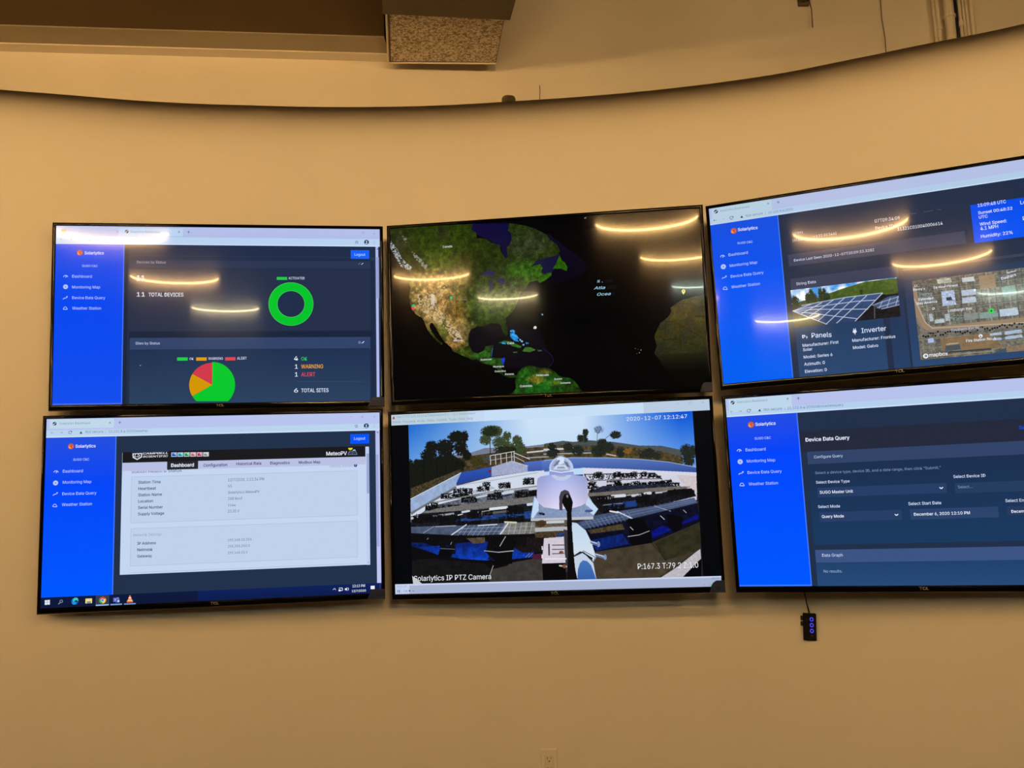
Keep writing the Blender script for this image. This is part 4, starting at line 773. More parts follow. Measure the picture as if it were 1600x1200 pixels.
K_.blob(950, 250, 80, 50, (30, 40, 28), nsc=4, edge=.5, thr=.45); K_.blob(1090, 420, 100, 40, (34, 38, 24), thr=.2)
K_.line([(945, 300), (950, 470)], 3, (50, 48, 40)); K_.line([(1010, 320), (1000, 440)], 2, (60, 56, 44)); K_.blob(830, 520, 60, 55, (56, 54, 26)); K_.blob(1500, 390, 40, 40, (34, 36, 32)); K_.blob(1520, 440, 50, 40, (30, 32, 30))
o(F_)
for b_ in ((370, 262, 30, 36), (325, 312, 34, 36), (365, 320, 30, 40), (215, 395, 46, 50), (300, 425, 60, 50), (70, 450, 50, 40), (640, 282, 52, 38), (520, 360, 46, 50), (488, 430, 70, 55), (580, 395, 50, 50), (685, 440, 40, 46), (940, 450, 60, 50), (1270, 420, 56, 60), (1290, 500, 60, 80), (1330, 430, 30, 60), (880, 460, 40, 30), (1010, 475, 40, 30)): K_.blob(*b_, (34, 40, 34), nsc=3.5, edge=.45, thr=.38)
K_.blob(750, 428, 38, 24, (124, 84, 34), thr=.2); K_.blob(490, 235, 58, 45, (110, 132, 168), nsc=3, edge=.8, thr=.62)
for a_ in ([(470, 370), (478, 260), (450, 220)], [(478, 270), (510, 230)], [(475, 330), (545, 320), (590, 280)], [(350, 300), (360, 360)]): K_.line(a_, 1.6, (84, 84, 84))
# parapet
FL(E_, [(238, 855), (690, 618), (648, 735), (238, 975)], (150, 172, 208), nz=.12, nsc=12); o(E_); K_.line([(238, 855), (690, 620)], 2, (220, 232, 245))
FL(E_, [(690, 618), (805, 598), (962, 568), (962, 655), (640, 728)], (44, 86, 178), (34, 64, 150)); FL(E_, [(960, 570), (1135, 515), (1282, 560), (1282, 612), (960, 655)], (158, 168, 198), nz=.1); FL(E_, [(1240, 528), (1510, 500), (1600, 495), (1600, 600), (1282, 610), (1280, 560)], (84, 112, 196), (64, 86, 160))
FL(F_, [(-20, 512), (240, 486), (560, 488), (850, 500), (1110, 525), (1360, 572), (1360, 618), (1000, 602), (700, 587), (360, 577), (-20, 604)], (96, 126, 198), (52, 80, 150)); o(F_); K_.line([(0, 512), (240, 486), (560, 488), (850, 500), (1110, 525), (1360, 572)], 1.6, (180, 196, 232))
o(E_); K_.line([(950, 468), (1166, 430)], 2.4, (205, 210, 222)); K_.line([(950, 510), (1160, 476)], 1.6, (190, 196, 212)); K_.line([(1166, 445), (1300, 500)], 2.4, (210, 214, 226)); K_.line([(1170, 480), (1250, 520)], 2, (200, 206, 220)); K_.line([(1285, 560), (1150, 520)], 2, (205, 212, 228))
for x, y in ((952, 550), (998, 545), (1046, 538), (1096, 530), (1142, 520), (1164, 520)): K_.line([(x-4, y-80-(x-950)*.03), (x, y)], 2.2, (205, 210, 224))
K_.blob(946, 608, 14, 16, (120, 40, 54), thr=0, edge=.1)
# roof deck and racks
FL(E_, [(238, 975), (640, 740), (960, 660), (1282, 612), (1430, 600), (1430, 1080), (238, 1100)], (206, 216, 232)); FL(F_, [(350, 577), (700, 587), (1000, 602), (1360, 618), (1365, 860), (1300, 900), (350, 960)], (216, 218, 236), (196, 190, 205)); FL(F_, [(1180, 640), (1360, 650), (1365, 800), (1290, 790)], (206, 196, 200), nz=.08)
FL(E_, [(238, 975), (640, 740), (650, 760), (300, 960), (245, 1000)], (108, 112, 118))
FL(E_, [(420, 920), (820, 820), (1370, 750), (1430, 742), (1430, 950), (330, 985)], (96, 100, 112), nz=.5, nsc=6); FL(E_, [(470, 885), (700, 800), (960, 742), (1000, 760), (620, 850)], (150, 156, 168), alpha=.6)
def cluster(q, x, y, w_, h_, seed):
    o(q); g = np.random.default_rng(seed)
    K_.fill([(x, y+h_*.35), (x+w_, y+h_*.2), (x+w_*1.02, y+h_), (x-w_*.02, y+h_*1.08)], (14, 14, 16), nz=.6, nsc=3, thr=.36, seed=seed)
    for _ in range(int(w_/16)):
        a_ = x+g.uniform(0, w_); b_ = y+g.uniform(0, h_*.5); K_.line([(a_, b_+h_*.5), (a_+g.uniform(-6, 10), b_)], 2.4, (12, 12, 14))
    K_.line([(x, y+h_*.35), (x+w_*.5, y+h_*.16), (x+w_, y+h_*.2)], 2.2, (12, 12, 14))
for i, a_ in enumerate(((510, 790, 280, 60), (620, 755, 170, 45), (830, 735, 110, 50), (880, 700, 70, 40), (1020, 700, 110, 60), (1240, 655, 100, 70), (370, 900, 300, 55), (690, 835, 140, 50), (920, 800, 140, 60), (1170, 765, 190, 80), (420, 875, 60, 50), (980, 770, 90, 40), (1300, 770, 110, 60))): cluster(E_, *a_, 100+i)
o(E_); K_.line([(455, 885), (900, 800), (1370, 740)], 4, (128, 128, 128)); K_.line([(650, 735), (960, 690), (1370, 620)], 2, (120, 126, 138), .6); K_.line([(1060, 805), (1150, 790)], 9, (196, 206, 220)); K_.line([(830, 840), (915, 822)], 7, (190, 200, 214)); K_.line([(1300, 768), (1380, 756)], 8, (190, 198, 212)); K_.line([(1060, 830), (1140, 815)], 4, (28, 34, 60))
FL(E_, [(250, 1010), (470, 940), (860, 890), (1430, 820), (1430, 880), (1320, 885), (880, 940), (330, 985)], (110, 108, 106), nz=.25, nsc=3)
FL(E_, [(240, 1010), (330, 985), (880, 945), (1320, 890), (1430, 880), (1430, 1080), (1100, 1072), (700, 1092), (240, 1108)], (24, 26, 32), nz=.7, nsc=5); FL(E_, [(600, 1045), (880, 1000), (1100, 985), (1320, 960), (1320, 1030), (1000, 1030), (640, 1070)], (34, 62, 122), nz=.6, nsc=7)
for a_, b_, w_, c in (((950, 945), (1095, 930), 9, (214, 222, 232)), ((700, 972), (760, 962), 7, (200, 206, 214)), ((1285, 905), (1330, 900), 9, (200, 210, 224)), ((440, 1010), (620, 985), 6, (150, 156, 160)), ((830, 975), (940, 960), 4, (160, 160, 158)), ((860, 990), (1100, 965), 8, (92, 90, 84)), ((240, 1030), (300, 1010), 8, (190, 196, 204)), ((660, 1000), (700, 990), 3, (220, 220, 220))): K_.line([a_, b_], w_, c)
for i, a_ in enumerate(((260, 985, 260, 80), (500, 990, 180, 90), (740, 950, 130, 80), (660, 1040, 200, 60), (1095, 910, 150, 80), (1030, 990, 220, 90), (880, 960, 90, 40))): cluster(E_, *a_, 200+i)
# front panel row, left
FL(E_, [(243, 1105), (700, 1092), (1100, 1070), (1350, 1058), (1600, 1060), (1600, 1158), (1040, 1182), (640, 1180), (243, 1160)], (74, 86, 112), nz=.2, nsc=14); FL(E_, [(1100, 1070), (1350, 1060), (1600, 1062), (1600, 1150), (1040, 1178)], (120, 118, 112), nz=.25, nsc=12)
o(E_)
for a_, b_, w_, c in (((600, 1178), (735, 1085), 3.5, (215, 220, 232)), ((1030, 1182), (1110, 1068), 4, (225, 228, 236)), ((350, 1160), (445, 1100), 2, (150, 158, 176)), ((840, 1092), (1010, 1082), 3, (220, 224, 232)), ((460, 1102), (640, 1094), 2, (190, 196, 210)), ((243, 1163), (640, 1183), 3, (20, 20, 24)), ((640, 1183), (1040, 1184), 3, (20, 20, 24)), ((1040, 1184), (1600, 1156), 3, (20, 20, 24)), ((1080, 1062), (1180, 1066), 6, (205, 198, 170))): K_.line([a_, b_], w_, c)
for i in range(9): x = 660+i*44; K_.line([(x, 1180), (x+62, 1090)], 1.2, (150, 166, 196))
for i in range(12): x = 1060+i*48; K_.line([(x, 1178), (x+26, 1064)], 1.3, (186, 190, 200))
for t_ in (.33, .66): K_.line([(620+90*(1-t_), 1092+88*t_), (1090, 1072+106*t_), (1600, 1062+90*t_)], 1.1, (160, 172, 198))
# ground under the left row
FL(G_, [(243, 480), (640, 500), (1600, 472), (1600, 960), (243, 960)], (12, 12, 16)); FL(G_, [(243, 560), (350, 560), (520, 610), (480, 665), (243, 590)], (12, 28, 84), nz=.5, nsc=7); FL(G_, [(300, 600), (520, 585), (700, 560), (900, 545), (1340, 645), (1325, 690), (980, 722), (700, 706), (480, 668)], (10, 34, 112), (16, 62, 176), nz=.35, nsc=12)
FL(G_, [(735, 520), (900, 512), (900, 560), (800, 570)], (84, 70, 52), nz=.4); FL(G_, [(1130, 740), (1320, 705), (1440, 700), (1440, 960), (930, 960), (960, 800), (1100, 765)], (60, 56, 53), nz=.2, nsc=14); FL(G_, [(400, 700), (900, 745), (960, 800), (930, 960), (243, 960), (243, 720)], (22, 21, 22), nz=.3, nsc=14); FL(G_, [(1150, 520), (1430, 500), (1420, 640), (1240, 650), (1150, 600)], (26, 20, 22), nz=.6)
for i, a_ in enumerate(((500, 480, 140, 180), (930, 620, 210, 130), (640, 480, 90, 80), (1150, 490, 120, 100))): cluster(G_, *a_, 300+i)
FL(G_, [(900, 490), (1130, 485), (1180, 560), (1150, 640), (905, 640), (930, 560)], (12, 12, 14), nz=.6, nsc=4); FL(G_, [(905, 640), (1150, 635), (1140, 740), (1090, 765), (890, 742), (890, 720), (985, 720)], (10, 10, 12)); FL(G_, [(500, 610), (630, 612), (600, 690), (480, 680)], (10, 10, 14)); o(G_)
for a_, b_, w_, c in (((895, 632), (1020, 645), 2.4, (170, 178, 190)), ((1020, 645), (1155, 632), 2.4, (190, 196, 206)), ((505, 612), (632, 618), 1.6, (120, 126, 136)), ((945, 852), (975, 765), 2, (180, 176, 170)), ((1085, 505), (1035, 590), 2.4, (180, 180, 180)), ((595, 575), (605, 555), 2, (150, 150, 150)), ((385, 530), (395, 518), 2, (150, 150, 150)), ((1265, 690), (1300, 655), 1.6, (130, 150, 200)), ((1290, 690), (1325, 655), 1.6, (130, 150, 200))): K_.line([a_, b_], w_, c)
FL(G_, [(1325, 665), (1420, 655), (1420, 715), (1325, 705)], (74, 28, 50))
# racks, right
FL(F_, [(360, 632), (1000, 622), (1045, 672), (380, 690)], (60, 62, 76), nz=.5, nsc=4, thr=.48)
for i, a_ in enumerate(((445, 605, 75, 60), (620, 605, 65, 55), (770, 605, 60, 50), (865, 605, 50, 50), (690, 620, 80, 40), (930, 625, 60, 35), (1000, 645, 45, 30), (390, 690, 80, 70), (560, 680, 130, 60), (640, 700, 100, 60), (740, 690, 160, 60), (850, 690, 160, 60), (940, 690, 100, 50), (1040, 680, 100, 50), (1140, 705, 70, 35), (400, 740, 120, 60))): cluster(F_, *a_, 400+i)
o(F_); K_.line([(360, 636), (990, 624)], 3, (24, 24, 30)); K_.line([(380, 692), (700, 682), (1050, 674)], 4, (130, 122, 130)); K_.line([(360, 636), (395, 690)], 3, (20, 20, 26)); K_.line([(985, 625), (1050, 675)], 3, (20, 20, 26)); K_.line([(1130, 680), (1150, 720)], 3, (20, 20, 26)); K_.line([(1190, 712), (1215, 750)], 3, (20, 20, 26))
FL(F_, [(520, 740), (1100, 720), (1200, 745), (800, 780), (400, 800)], (34, 38, 56), nz=.7, nsc=4); K_.line([(470, 716), (550, 712)], 7, (200, 206, 220)); K_.line([(700, 706), (770, 700)], 7, (200, 206, 220))
FL(F_, [(390, 805), (800, 768), (1180, 742), (1310, 745), (1260, 765), (900, 800), (520, 830), (395, 832)], (110, 104, 98), nz=.15)
FL(F_, [(400, 832), (800, 808), (1260, 762), (1320, 760), (1360, 830), (1000, 920), (560, 1000), (480, 960)], (22, 22, 28), nz=.6, nsc=5); FL(F_, [(560, 900), (800, 870), (830, 905), (700, 940), (540, 960)], (28, 54, 108), nz=.4); FL(F_, [(730, 880), (830, 865), (830, 920), (740, 930)], (30, 62, 128))
for a_, b_, w_, c in (((610, 832), (720, 824), 10, (210, 214, 224)), ((900, 808), (950, 802), 9, (200, 204, 216)), ((790, 826), (860, 819), 8, (196, 200, 212)), ((560, 848), (600, 844), 9, (190, 194, 206)), ((1000, 800), (1050, 795), 6, (180, 184, 196)), ((560, 718), (620, 714), 6, (190, 196, 210)), ((860, 700), (930, 697), 6, (186, 192, 206)), ((960, 694), (1010, 692), 5, (180, 186, 200)), ((740, 822), (840, 812), 3, (190, 190, 192)), ((480, 850), (590, 845), 5, (150, 150, 152)), ((1060, 790), (1100, 784), 5, (150, 150, 156)), ((530, 910), (700, 895), 2.5, (130, 130, 134)), ((1300, 765), (1340, 830), 3, (16, 16, 20)), ((1160, 882), (1250, 868), 3, (200, 200, 208))): o(F_); K_.line([a_, b_], w_, c)
for i, a_ in enumerate(((470, 820, 160, 70), (820, 800, 120, 90), (1100, 765, 200, 60), (530, 890, 190, 90), (900, 850, 110, 60), (1230, 765, 110, 60))): cluster(F_, *a_, 500+i)
FL(H_, [(370, 440), (800, 345), (1370, 205), (1395, 380), (960, 560), (800, 592), (450, 640)], (12, 14, 34), nz=.5, nsc=8); FL(H_, [(385, 450), (700, 390), (720, 440), (420, 480)], (70, 60, 40), nz=.5); FL(H_, [(410, 540), (700, 480), (760, 570), (470, 632)], (12, 34, 104), nz=.35, nsc=10); FL(H_, [(920, 480), (1060, 405), (1140, 445), (970, 520)], (10, 20, 120), nz=.3, nsc=10); FL(H_, [(1220, 380), (1380, 300), (1380, 345), (1240, 395)], (10, 20, 110), nz=.3)
FL(H_, [(290, 385), (440, 320), (640, 282), (980, 232), (1340, 158), (1372, 205), (800, 342), (365, 440)], (76, 90, 124), (58, 72, 104), nz=.12, nsc=14); o(H_)
K_.line([(655, 282), (790, 345)], 4, (210, 216, 228)); K_.line([(985, 232), (1130, 278)], 2.4, (150, 160, 182)); K_.line([(365, 440), (800, 345), (1372, 208)], 3, (24, 26, 36)); K_.line([(590, 278), (660, 290)], 5, (225, 225, 225))
for i in range(12): x = 330+i*34; K_.line([(x+40, 350-i*7.5+14), (x+88, 432-i*7.2)], 1.1, (130, 146, 180))
for i in range(14): x = 700+i*44; K_.line([(x+20, 275-i*9.3), (x+110, 325-i*9.6)], .8, (84, 100, 136))
for t_ in (.33, .66): K_.line([(330+10*t_, 372+45*t_), (700, 277+80*t_), (1350, 162+45*t_)], 1.0, (124, 140, 172))
FL(H_, [(745, 345), (880, 340), (960, 470), (965, 560), (900, 590), (800, 598), (770, 560)], (8, 8, 12)); FL(H_, [(1090, 300), (1240, 330), (1230, 440), (1160, 465), (1110, 420)], (8, 8, 14)); o(H_)
for a_, b_, w_, c in (((750, 505), (850, 490), 2, (190, 190, 196)), ((850, 490), (940, 455), 2, (180, 180, 186)), ((770, 420), (795, 445), 2.4, (190, 190, 196)), ((1040, 320), (1075, 352), 2.4, (190, 190, 196)), ((1245, 268), (1270, 292), 2.2, (170, 170, 176))): K_.line([a_, b_], w_, c)
FL(H_, [(450, 645), (960, 562), (1395, 375), (1400, 720), (1200, 900), (440, 900)], (58, 52, 42), (74, 64, 50), nz=.2, nsc=20); FL(H_, [(980, 560), (1395, 380), (1400, 620), (1080, 720)], (46, 44, 28), nz=.3, nsc=16); o(H_); K_.line([(960, 562), (1095, 722)], 1.6, (24, 20, 16))
FL(H_, [(1395, 612), (1402, 700), (1225, 880), (1030, 880), (1200, 770)], (186, 182, 190), nz=.1); FL(H_, [(1405, 700), (1405, 960), (1150, 960), (1225, 880)], (6, 6, 8)); o(H_); K_.line([(1395, 612), (1030, 872)], 2, (30, 28, 26))
# sensor on its plate
FL(F_, [(-90, 825), (-118, 1030), (-60, 1048), (440, 1012), (482, 945), (392, 838), (380, 880), (200, 945), (-50, 900)], (132, 150, 184), nz=.1); FL(E_, [(1345, 832), (1382, 880), (1380, 960), (1330, 1030), (1312, 1020)], (192, 216, 242)); FL(F_, [(388, 838), (484, 945), (440, 1000), (398, 965), (430, 950), (370, 905)], (196, 216, 240)); o(E_)
K_.blob(1396, 987, 36, 18, (110, 126, 158), thr=0, edge=.1); K_.blob(1398, 985, 20, 10, (34, 40, 60), thr=0, edge=.1); o(F_); K_.blob(400, 962, 38, 12, (70, 84, 140), thr=0, edge=.1); K_.blob(-5, 992, 14, 10, (14, 18, 30), thr=0, edge=.1)
FL(F_, [(-118, 1030), (440, 1012), (440, 1036), (-118, 1052)], (188, 190, 196)); FL(F_, [(-80, 1052), (250, 1042), (250, 1090), (-80, 1110)], (92, 84, 72), nz=.3); FL(F_, [(20, 1052), (180, 1046), (180, 1070), (20, 1076)], (196, 200, 206)); FL(F_, [(-80, 1112), (210, 1102), (210, 1135), (-80, 1150)], (176, 178, 182)); FL(F_, [(-80, 1150), (210, 1138), (210, 1200), (-80, 1200)], (70, 56, 40), nz=.5); FL(F_, [(115, 1158), (175, 1154), (175, 1200), (115, 1200)], (44, 62, 110), nz=.6)
o(E_); K_.blob(1400, 1075, 50, 32, (70, 52, 36), thr=0, edge=.2)
bodym = FL(F_, [(-63, 705), (-56, 672), (-32, 654), (40, 642), (260, 640), (348, 648), (378, 664), (389, 702), (390, 858), (372, 892), (330, 916), (240, 940), (120, 947), (0, 929), (-46, 896), (-64, 862)], (158, 168, 222), (216, 210, 238)); t_ = np.clip((K_.xx-K_.pix([(-63, 700)])[0, 0])/(K_.pix([(388, 700)])[0, 0]-K_.pix([(-63, 700)])[0, 0]), 0, 1); K_.img[bodym] += (22*np.sin(t_*math.pi)**1.5-12)[bodym][:, None]
FL(F_, [(55, 590), (255, 590), (268, 640), (50, 642)], (132, 144, 208), (150, 160, 216)); o(F_); K_.blob(154, 585, 108, 108, (188, 202, 232), nz=0, thr=0, edge=0); K_.blob(150, 575, 86, 84, (160, 172, 208), nz=.15, thr=0, edge=.1); K_.blob(148, 512, 34, 36, (214, 226, 246), nz=0, thr=0, edge=.2); FL(F_, [(80, 560), (128, 505), (145, 512), (108, 566)], (112, 122, 150)); FL(F_, [(175, 515), (210, 530), (230, 570), (204, 566)], (100, 112, 146)); FL(F_, [(112, 552), (190, 552), (222, 592), (80, 592)], (206, 216, 238)); FL(F_, [(125, 566), (180, 566), (192, 584), (112, 584)], (150, 156, 176)); FL(F_, [(50, 604), (262, 604), (268, 640), (46, 642)], (140, 152, 212), (150, 160, 216))
o(F_); K_.line([(52, 602), (150, 618), (262, 604)], 3, (226, 234, 250))
# front bracket, sleeve and post
FL(H_, [(-18, 745), (200, 742), (200, 900), (-8, 900)], (10, 8, 10)); FL(G_, [(1432, 520), (1600, 508), (1620, 740), (1412, 745)], (212, 204, 214)); FL(H_, [(0, 520), (180, 506), (205, 740), (-18, 745)], (208, 200, 212), nz=.06); o(G_); K_.line([(1473, 580), (1475, 660)], 4, (46, 26, 34)); FL(H_, [(175, 440), (215, 450), (215, 820), (195, 820)], (54, 54, 60)); o(H_)
for y in (582, 620, 658): K_.line([(75, y), (178, y-2)], 2.6, (56, 30, 44))
K_.line([(44, 575), (46, 668)], 5, (60, 36, 48)); K_.line([(10, 705), (195, 703)], 5, (226, 224, 236)); K_.blob(155, 645, 18, 16, (124, 84, 60), thr=0); K_.line([(140, 765), (200, 772)], 5, (200, 190, 190)); K_.blob(180, 772, 18, 16, (130, 84, 60), thr=0); o(G_); K_.line([(1412, 595), (1414, 620)], 4, (230, 230, 236)); K_.line([(1412, 670), (1412, 695)], 4, (230, 230, 236))
FL(H_, [(262, 690), (350, 648), (440, 740), (470, 900), (290, 900)], (196, 208, 226)); FL(H_, [(348, 716), (385, 724), (420, 760), (450, 840), (470, 900), (298, 900), (302, 800), (322, 740)], (70, 116, 190), (54, 96, 166)); FL(H_, [(246, 378), (290, 384), (372, 450), (425, 560), (465, 690), (440, 738), (428, 700), (350, 640), (320, 638), (268, 672)], (190, 214, 236), (214, 226, 238)); o(H_); K_.line([(350, 632), (458, 690), (438, 738)], 2.4, (90, 100, 120)); K_.line([(350, 650), (430, 700)], 4, (14, 16, 22))
for a_, b_ in (((420, 556), (480, 574)), ((462, 668), (540, 690))): K_.line([a_, b_], 9, (176, 190, 214)); K_.line([(a_[0], a_[1]+5), (b_[0], b_[1]+6)], 3, (60, 72, 104)); K_.blob(b_[0]+6, b_[1], 14, 26, (120, 140, 180), thr=0, edge=.1)
FL(H_, [(135, 150), (150, 105), (185, 86), (220, 100), (240, 150), (235, 200), (165, 215), (165, 270), (138, 270)], (70, 64, 74)); FL(H_, [(160, 190), (180, 130), (215, 120), (245, 160), (258, 200), (246, 290), (250, 420), (258, 600), (280, 800), (302, 900), (206, 900), (214, 640), (206, 420), (204, 280), (172, 225)], (14, 12, 14)); o(H_); K_.blob(208, 145, 9, 14, (130, 120, 124), thr=0, edge=.1)
K_.put()
# player window
P.urect(0, 0, 1, vt, (196, 216, 240)); P.urect(0, 0, .25, vt, (186, 208, 220)); P.urect(.3, 0, .8, vt, (198, 222, 246)); P.urect(.8, 0, 1, vt, (186, 204, 226))
P.org(*E_); P.poly([(84, 118), (90, 118), (98, 142), (74, 144)], (190, 60, 50)); P.text('rtsp://192.168.10.254:554/live/onvif/1 - VLC media player', 112, 132, 822, 98, (130, 152, 182)); P.text('Media  Playback  Audio  Video  Subtitle  Tools  View  Help', 80, 180, 796, 142, (130, 152, 182))
P.org(850, 450); P.line([(1186, 1034), (1206, 1033)], 2, (120, 140, 170)); P.line([(1296, 1016), (1314, 1015), (1314, 1031), (1296, 1032), (1296, 1016)], 2.5, (140, 156, 184)); i_x(P, 1420, 1020, 7, (150, 160, 186))
fb = (PH/2-vlo[1])/PH; P.urect(0, fb-.004, 1, 1, (200, 212, 240), (186, 198, 232))
P.org(*G_); P.rect(226, 942, 9000, 952, (166, 178, 208)); P.text('0:37:39', 118, 962, 200, 958, (140, 150, 186))
P.rect(122, 982, 128, 1004, (60, 72, 110)); P.rect(136, 982, 142, 1004, (60, 72, 110)); P.line([(182, 984), (182, 998)], 4, (120, 130, 165)); P.poly([(205, 984), (205, 998), (190, 991)], (120, 130, 165)); P.rect(222, 984, 236, 996, (70, 82, 120)); P.poly([(256, 984), (256, 998), (274, 991)], (120, 130, 165))
for x in (312, 335, 358, 405, 447, 487): P.line([(x, 978), (x+16, 977), (x+16, 993), (x, 994), (x, 978)], 2.2, (150, 160, 196))
P.org(*H_); P.text('00:00', 1500, 886, 1562, 882, (110, 122, 160)); P.poly([(1465, 942), (1520, 920), (1520, 942)], (70, 200, 110)); i_x(P, 1432, 934, 6, (190, 130, 140))
P.org(*F_); P.text('2020-12-07 12:12:47', 738, 158, 1278, 128, (222, 230, 245), .5, cap=46)
P.org(*G_); P.text('Solarlytics IP PTZ Camera', 268, 902, 957, 888, (225, 228, 235), .5); P.poly([(252, 855), (340, 925), (318, 930), (290, 925), (262, 932)], (196, 200, 208)); P.org(*H_); P.text('P:167.3 T:79.2 Z:1.0', 838, 796, 1378, 784, (230, 232, 238), .5)
PANELS[5] = P

# ------------------------------------------------------------------ display bodies
LAB = {1: 'upper left black television showing green ring chart and pie chart', 2: 'upper middle black television showing a dark satellite globe map',
       3: 'upper right black television showing solar panel photo and aerial map', 4: 'lower left black television showing a white weather station page',
       5: 'lower middle black television showing a rooftop camera feed', 6: 'lower right black television showing a data query form, small hub hanging below'}
STICK = {1: [(-.062, 0), (0, 0), (0, .034), (-.044, .034)], 4: [(-.064, 0), (0, 0), (0, .036), (-.048, .036)],
         2: [(-.045, 0), (0, 0), (0, .034), (-.028, .034), (-.036, .026), (-.040, .014)],
         5: [(-.055, 0), (0, 0), (0, .042), (-.03, .042), (-.042, .034), (-.05, .02)]}
for k, a in TV.items():
    t = empty('television', (a[0], a[1], a[2]+Z0)); Rm = rot(*a[3:]); t.matrix_world = Matrix([[*Rm[i], (a[0], a[1], a[2]+Z0)[i]] for i in range(3)]+[[0, 0, 0, 1]])
    tag(t, LAB[k], 'television', 'six wall mounted televisions')
    PANELS[k].build(t)
    # bezel: a lipped frame round the panel
    ox, ot, ob = PW/2+BS, PH/2+BT, PH/2+BB
    sec = [(0.0, .0015), (0.0, -.0035), (.12, -.0058), (.35, -.0068), (.72, -.0064), (.92, -.0042), (1.0, -.0008), (1.0, .022)]   # (fraction inner->outer, depth)
    V = []; n_ = len(sec)
    corners = [(-1, 1), (1, 1), (1, -1), (-1, -1)]
    for sx, sz in corners:
        ix, iz = sx*PW/2, (PH/2 if sz > 0 else -PH/2); oxx, oz = sx*ox, (ot if sz > 0 else -ob)
        for f, d in sec: V.append((ix+(oxx-ix)*f, d, iz+(oz-iz)*f))
    F = []
    for c in range(4):
        for j in range(n_-1): F.append((c*n_+j, c*n_+j+1, ((c+1) % 4)*n_+j+1, ((c+1) % 4)*n_+j))
    bz = mesh_obj('bezel', V, F, M_bezel, t, True)
    try: bz.data.set_sharp_from_angle(angle=math.radians(55))
    except Exception: pass
    bm = bmesh.new(); add_box(bm, (-ox+.002, .0016, -ob+.002), (ox-.002, .024, ot-.002), .003); add_box(bm, (-.42, .0235, -.27), (.42, .052, .13), .012); bm_obj('back_housing', bm, M_shell, t)
    gap = wall_y(a[0])-a[1]
    box('wall_mount', (-.22, .051, -.15), (.22, gap+.028, .08), M_steel, t, .002)
    # maker's mark under the panel
    v, f = glyphs('TCL', 2.0, 0); mn, mx = v.min(0), v.max(0); wd = .030; kx = wd/(mx[0]-mn[0])
    mesh_obj('maker_mark', [((x-(mn[0]+mx[0])/2)*kx, -.0069, -PH/2-BB*.62+y*kx*.8) for x, y in v], f, M_logo, t)
    if k in STICK:
        pts = [(ox-.0015+x, -ob+.002+z) for x, z in STICK[k]]; n_ = len(pts)
        st = mesh_obj('corner_sticker', [(x, -.0078, z) for x, z in pts]+[(x, -.0069, z) for x, z in pts], [tuple(range(n_)), tuple(range(n_, 2*n_))[::-1]]+[(i, n_+i, n_+(i+1) % n_, (i+1) % n_) for i in range(n_)], M_sticker, t)
        cx_, cz_ = pts[1][0]-.022, pts[1][1]+.017
        mesh_obj('sticker_print', [(cx_-.008, -.0081, cz_-.006), (cx_+.008, -.0081, cz_-.006), (cx_+.008, -.0081, cz_+.003), (cx_-.008, -.0081, cz_+.003)], [(0, 1, 2, 3)], M_stink, st)

# ------------------------------------------------------------------ hub, socket
yy = 3.0
hx = 1.013; yw = wall_y(hx)-.02; base = at_y(1265, 979, yw)
t = empty('usb_hub', tuple(base), (0, 0, -.24)); t.rotation_euler = (0, math.radians(3.0), -.24); sc = yw/FOC*1.02
tag(t, 'small black hub with three glowing blue ports hanging by its cord', 'usb hub')
hw, hh = 9.2*sc, 19.5*sc
box('hub_body', (-hw, -.011, -hh), (hw, .011, hh), M_black, t, .0025)
for z in (.62, .20): box('side_plug', (-hw-3.4*sc, -.006, z*hh-3*sc), (-hw+.001, .006, z*hh+3*sc), M_shell, t, .001)
for i in range(4):
    bm = bmesh.new(); zc = hh*(.58-i*.43) if i < 3 else -hh*.64
    n_ = 20; r1, r0 = 2.9*sc, 1.7*sc
    if i < 3:
        vs = [[bm.verts.new((2.6*sc+r*math.cos(q)*.95, y_, zc+r*math.sin(q)*1.05)) for q in np.linspace(0, 2*math.pi, n_, endpoint=False)] for r, y_ in ((r1, -.0112), (r1, -.0124), (r0, -.0124), (r0, -.0112))]
        for j in range(4):
            for q in range(n_): bm.faces.new((vs[j][q], vs[j][(q+1) % n_], vs[(j+1) % 4][(q+1) % n_], vs[(j+1) % 4][q]))
        bm_obj('glowing_port_ring', bm, M_led, t)
    else:
        add_box(bm, (1.2*sc, -.0122, zc-.8*sc), (4.6*sc, -.0108, zc+.8*sc)); bm_obj('unlit_port', bm, M_port, t)
top_ = at_y(1255.5, 915, 3.075); c0 = Vector((0, 0, hh)); mw = Matrix.Translation(Vector(base)) @ Matrix.Rotation(-.24, 4, 'Z') @ Matrix.Rotation(math.radians(3.0), 4, 'Y')
e1 = mw.inverted() @ Vector(top_)
tube('cord', [c0, c0*.65+e1*.35+Vector((-.002, 0, 0)), c0*.3+e1*.7+Vector((-.002, 0, 0)), e1, e1+Vector((0, .01, .03))], [.0034, .0022, .002, .002, .002], M_black, t)

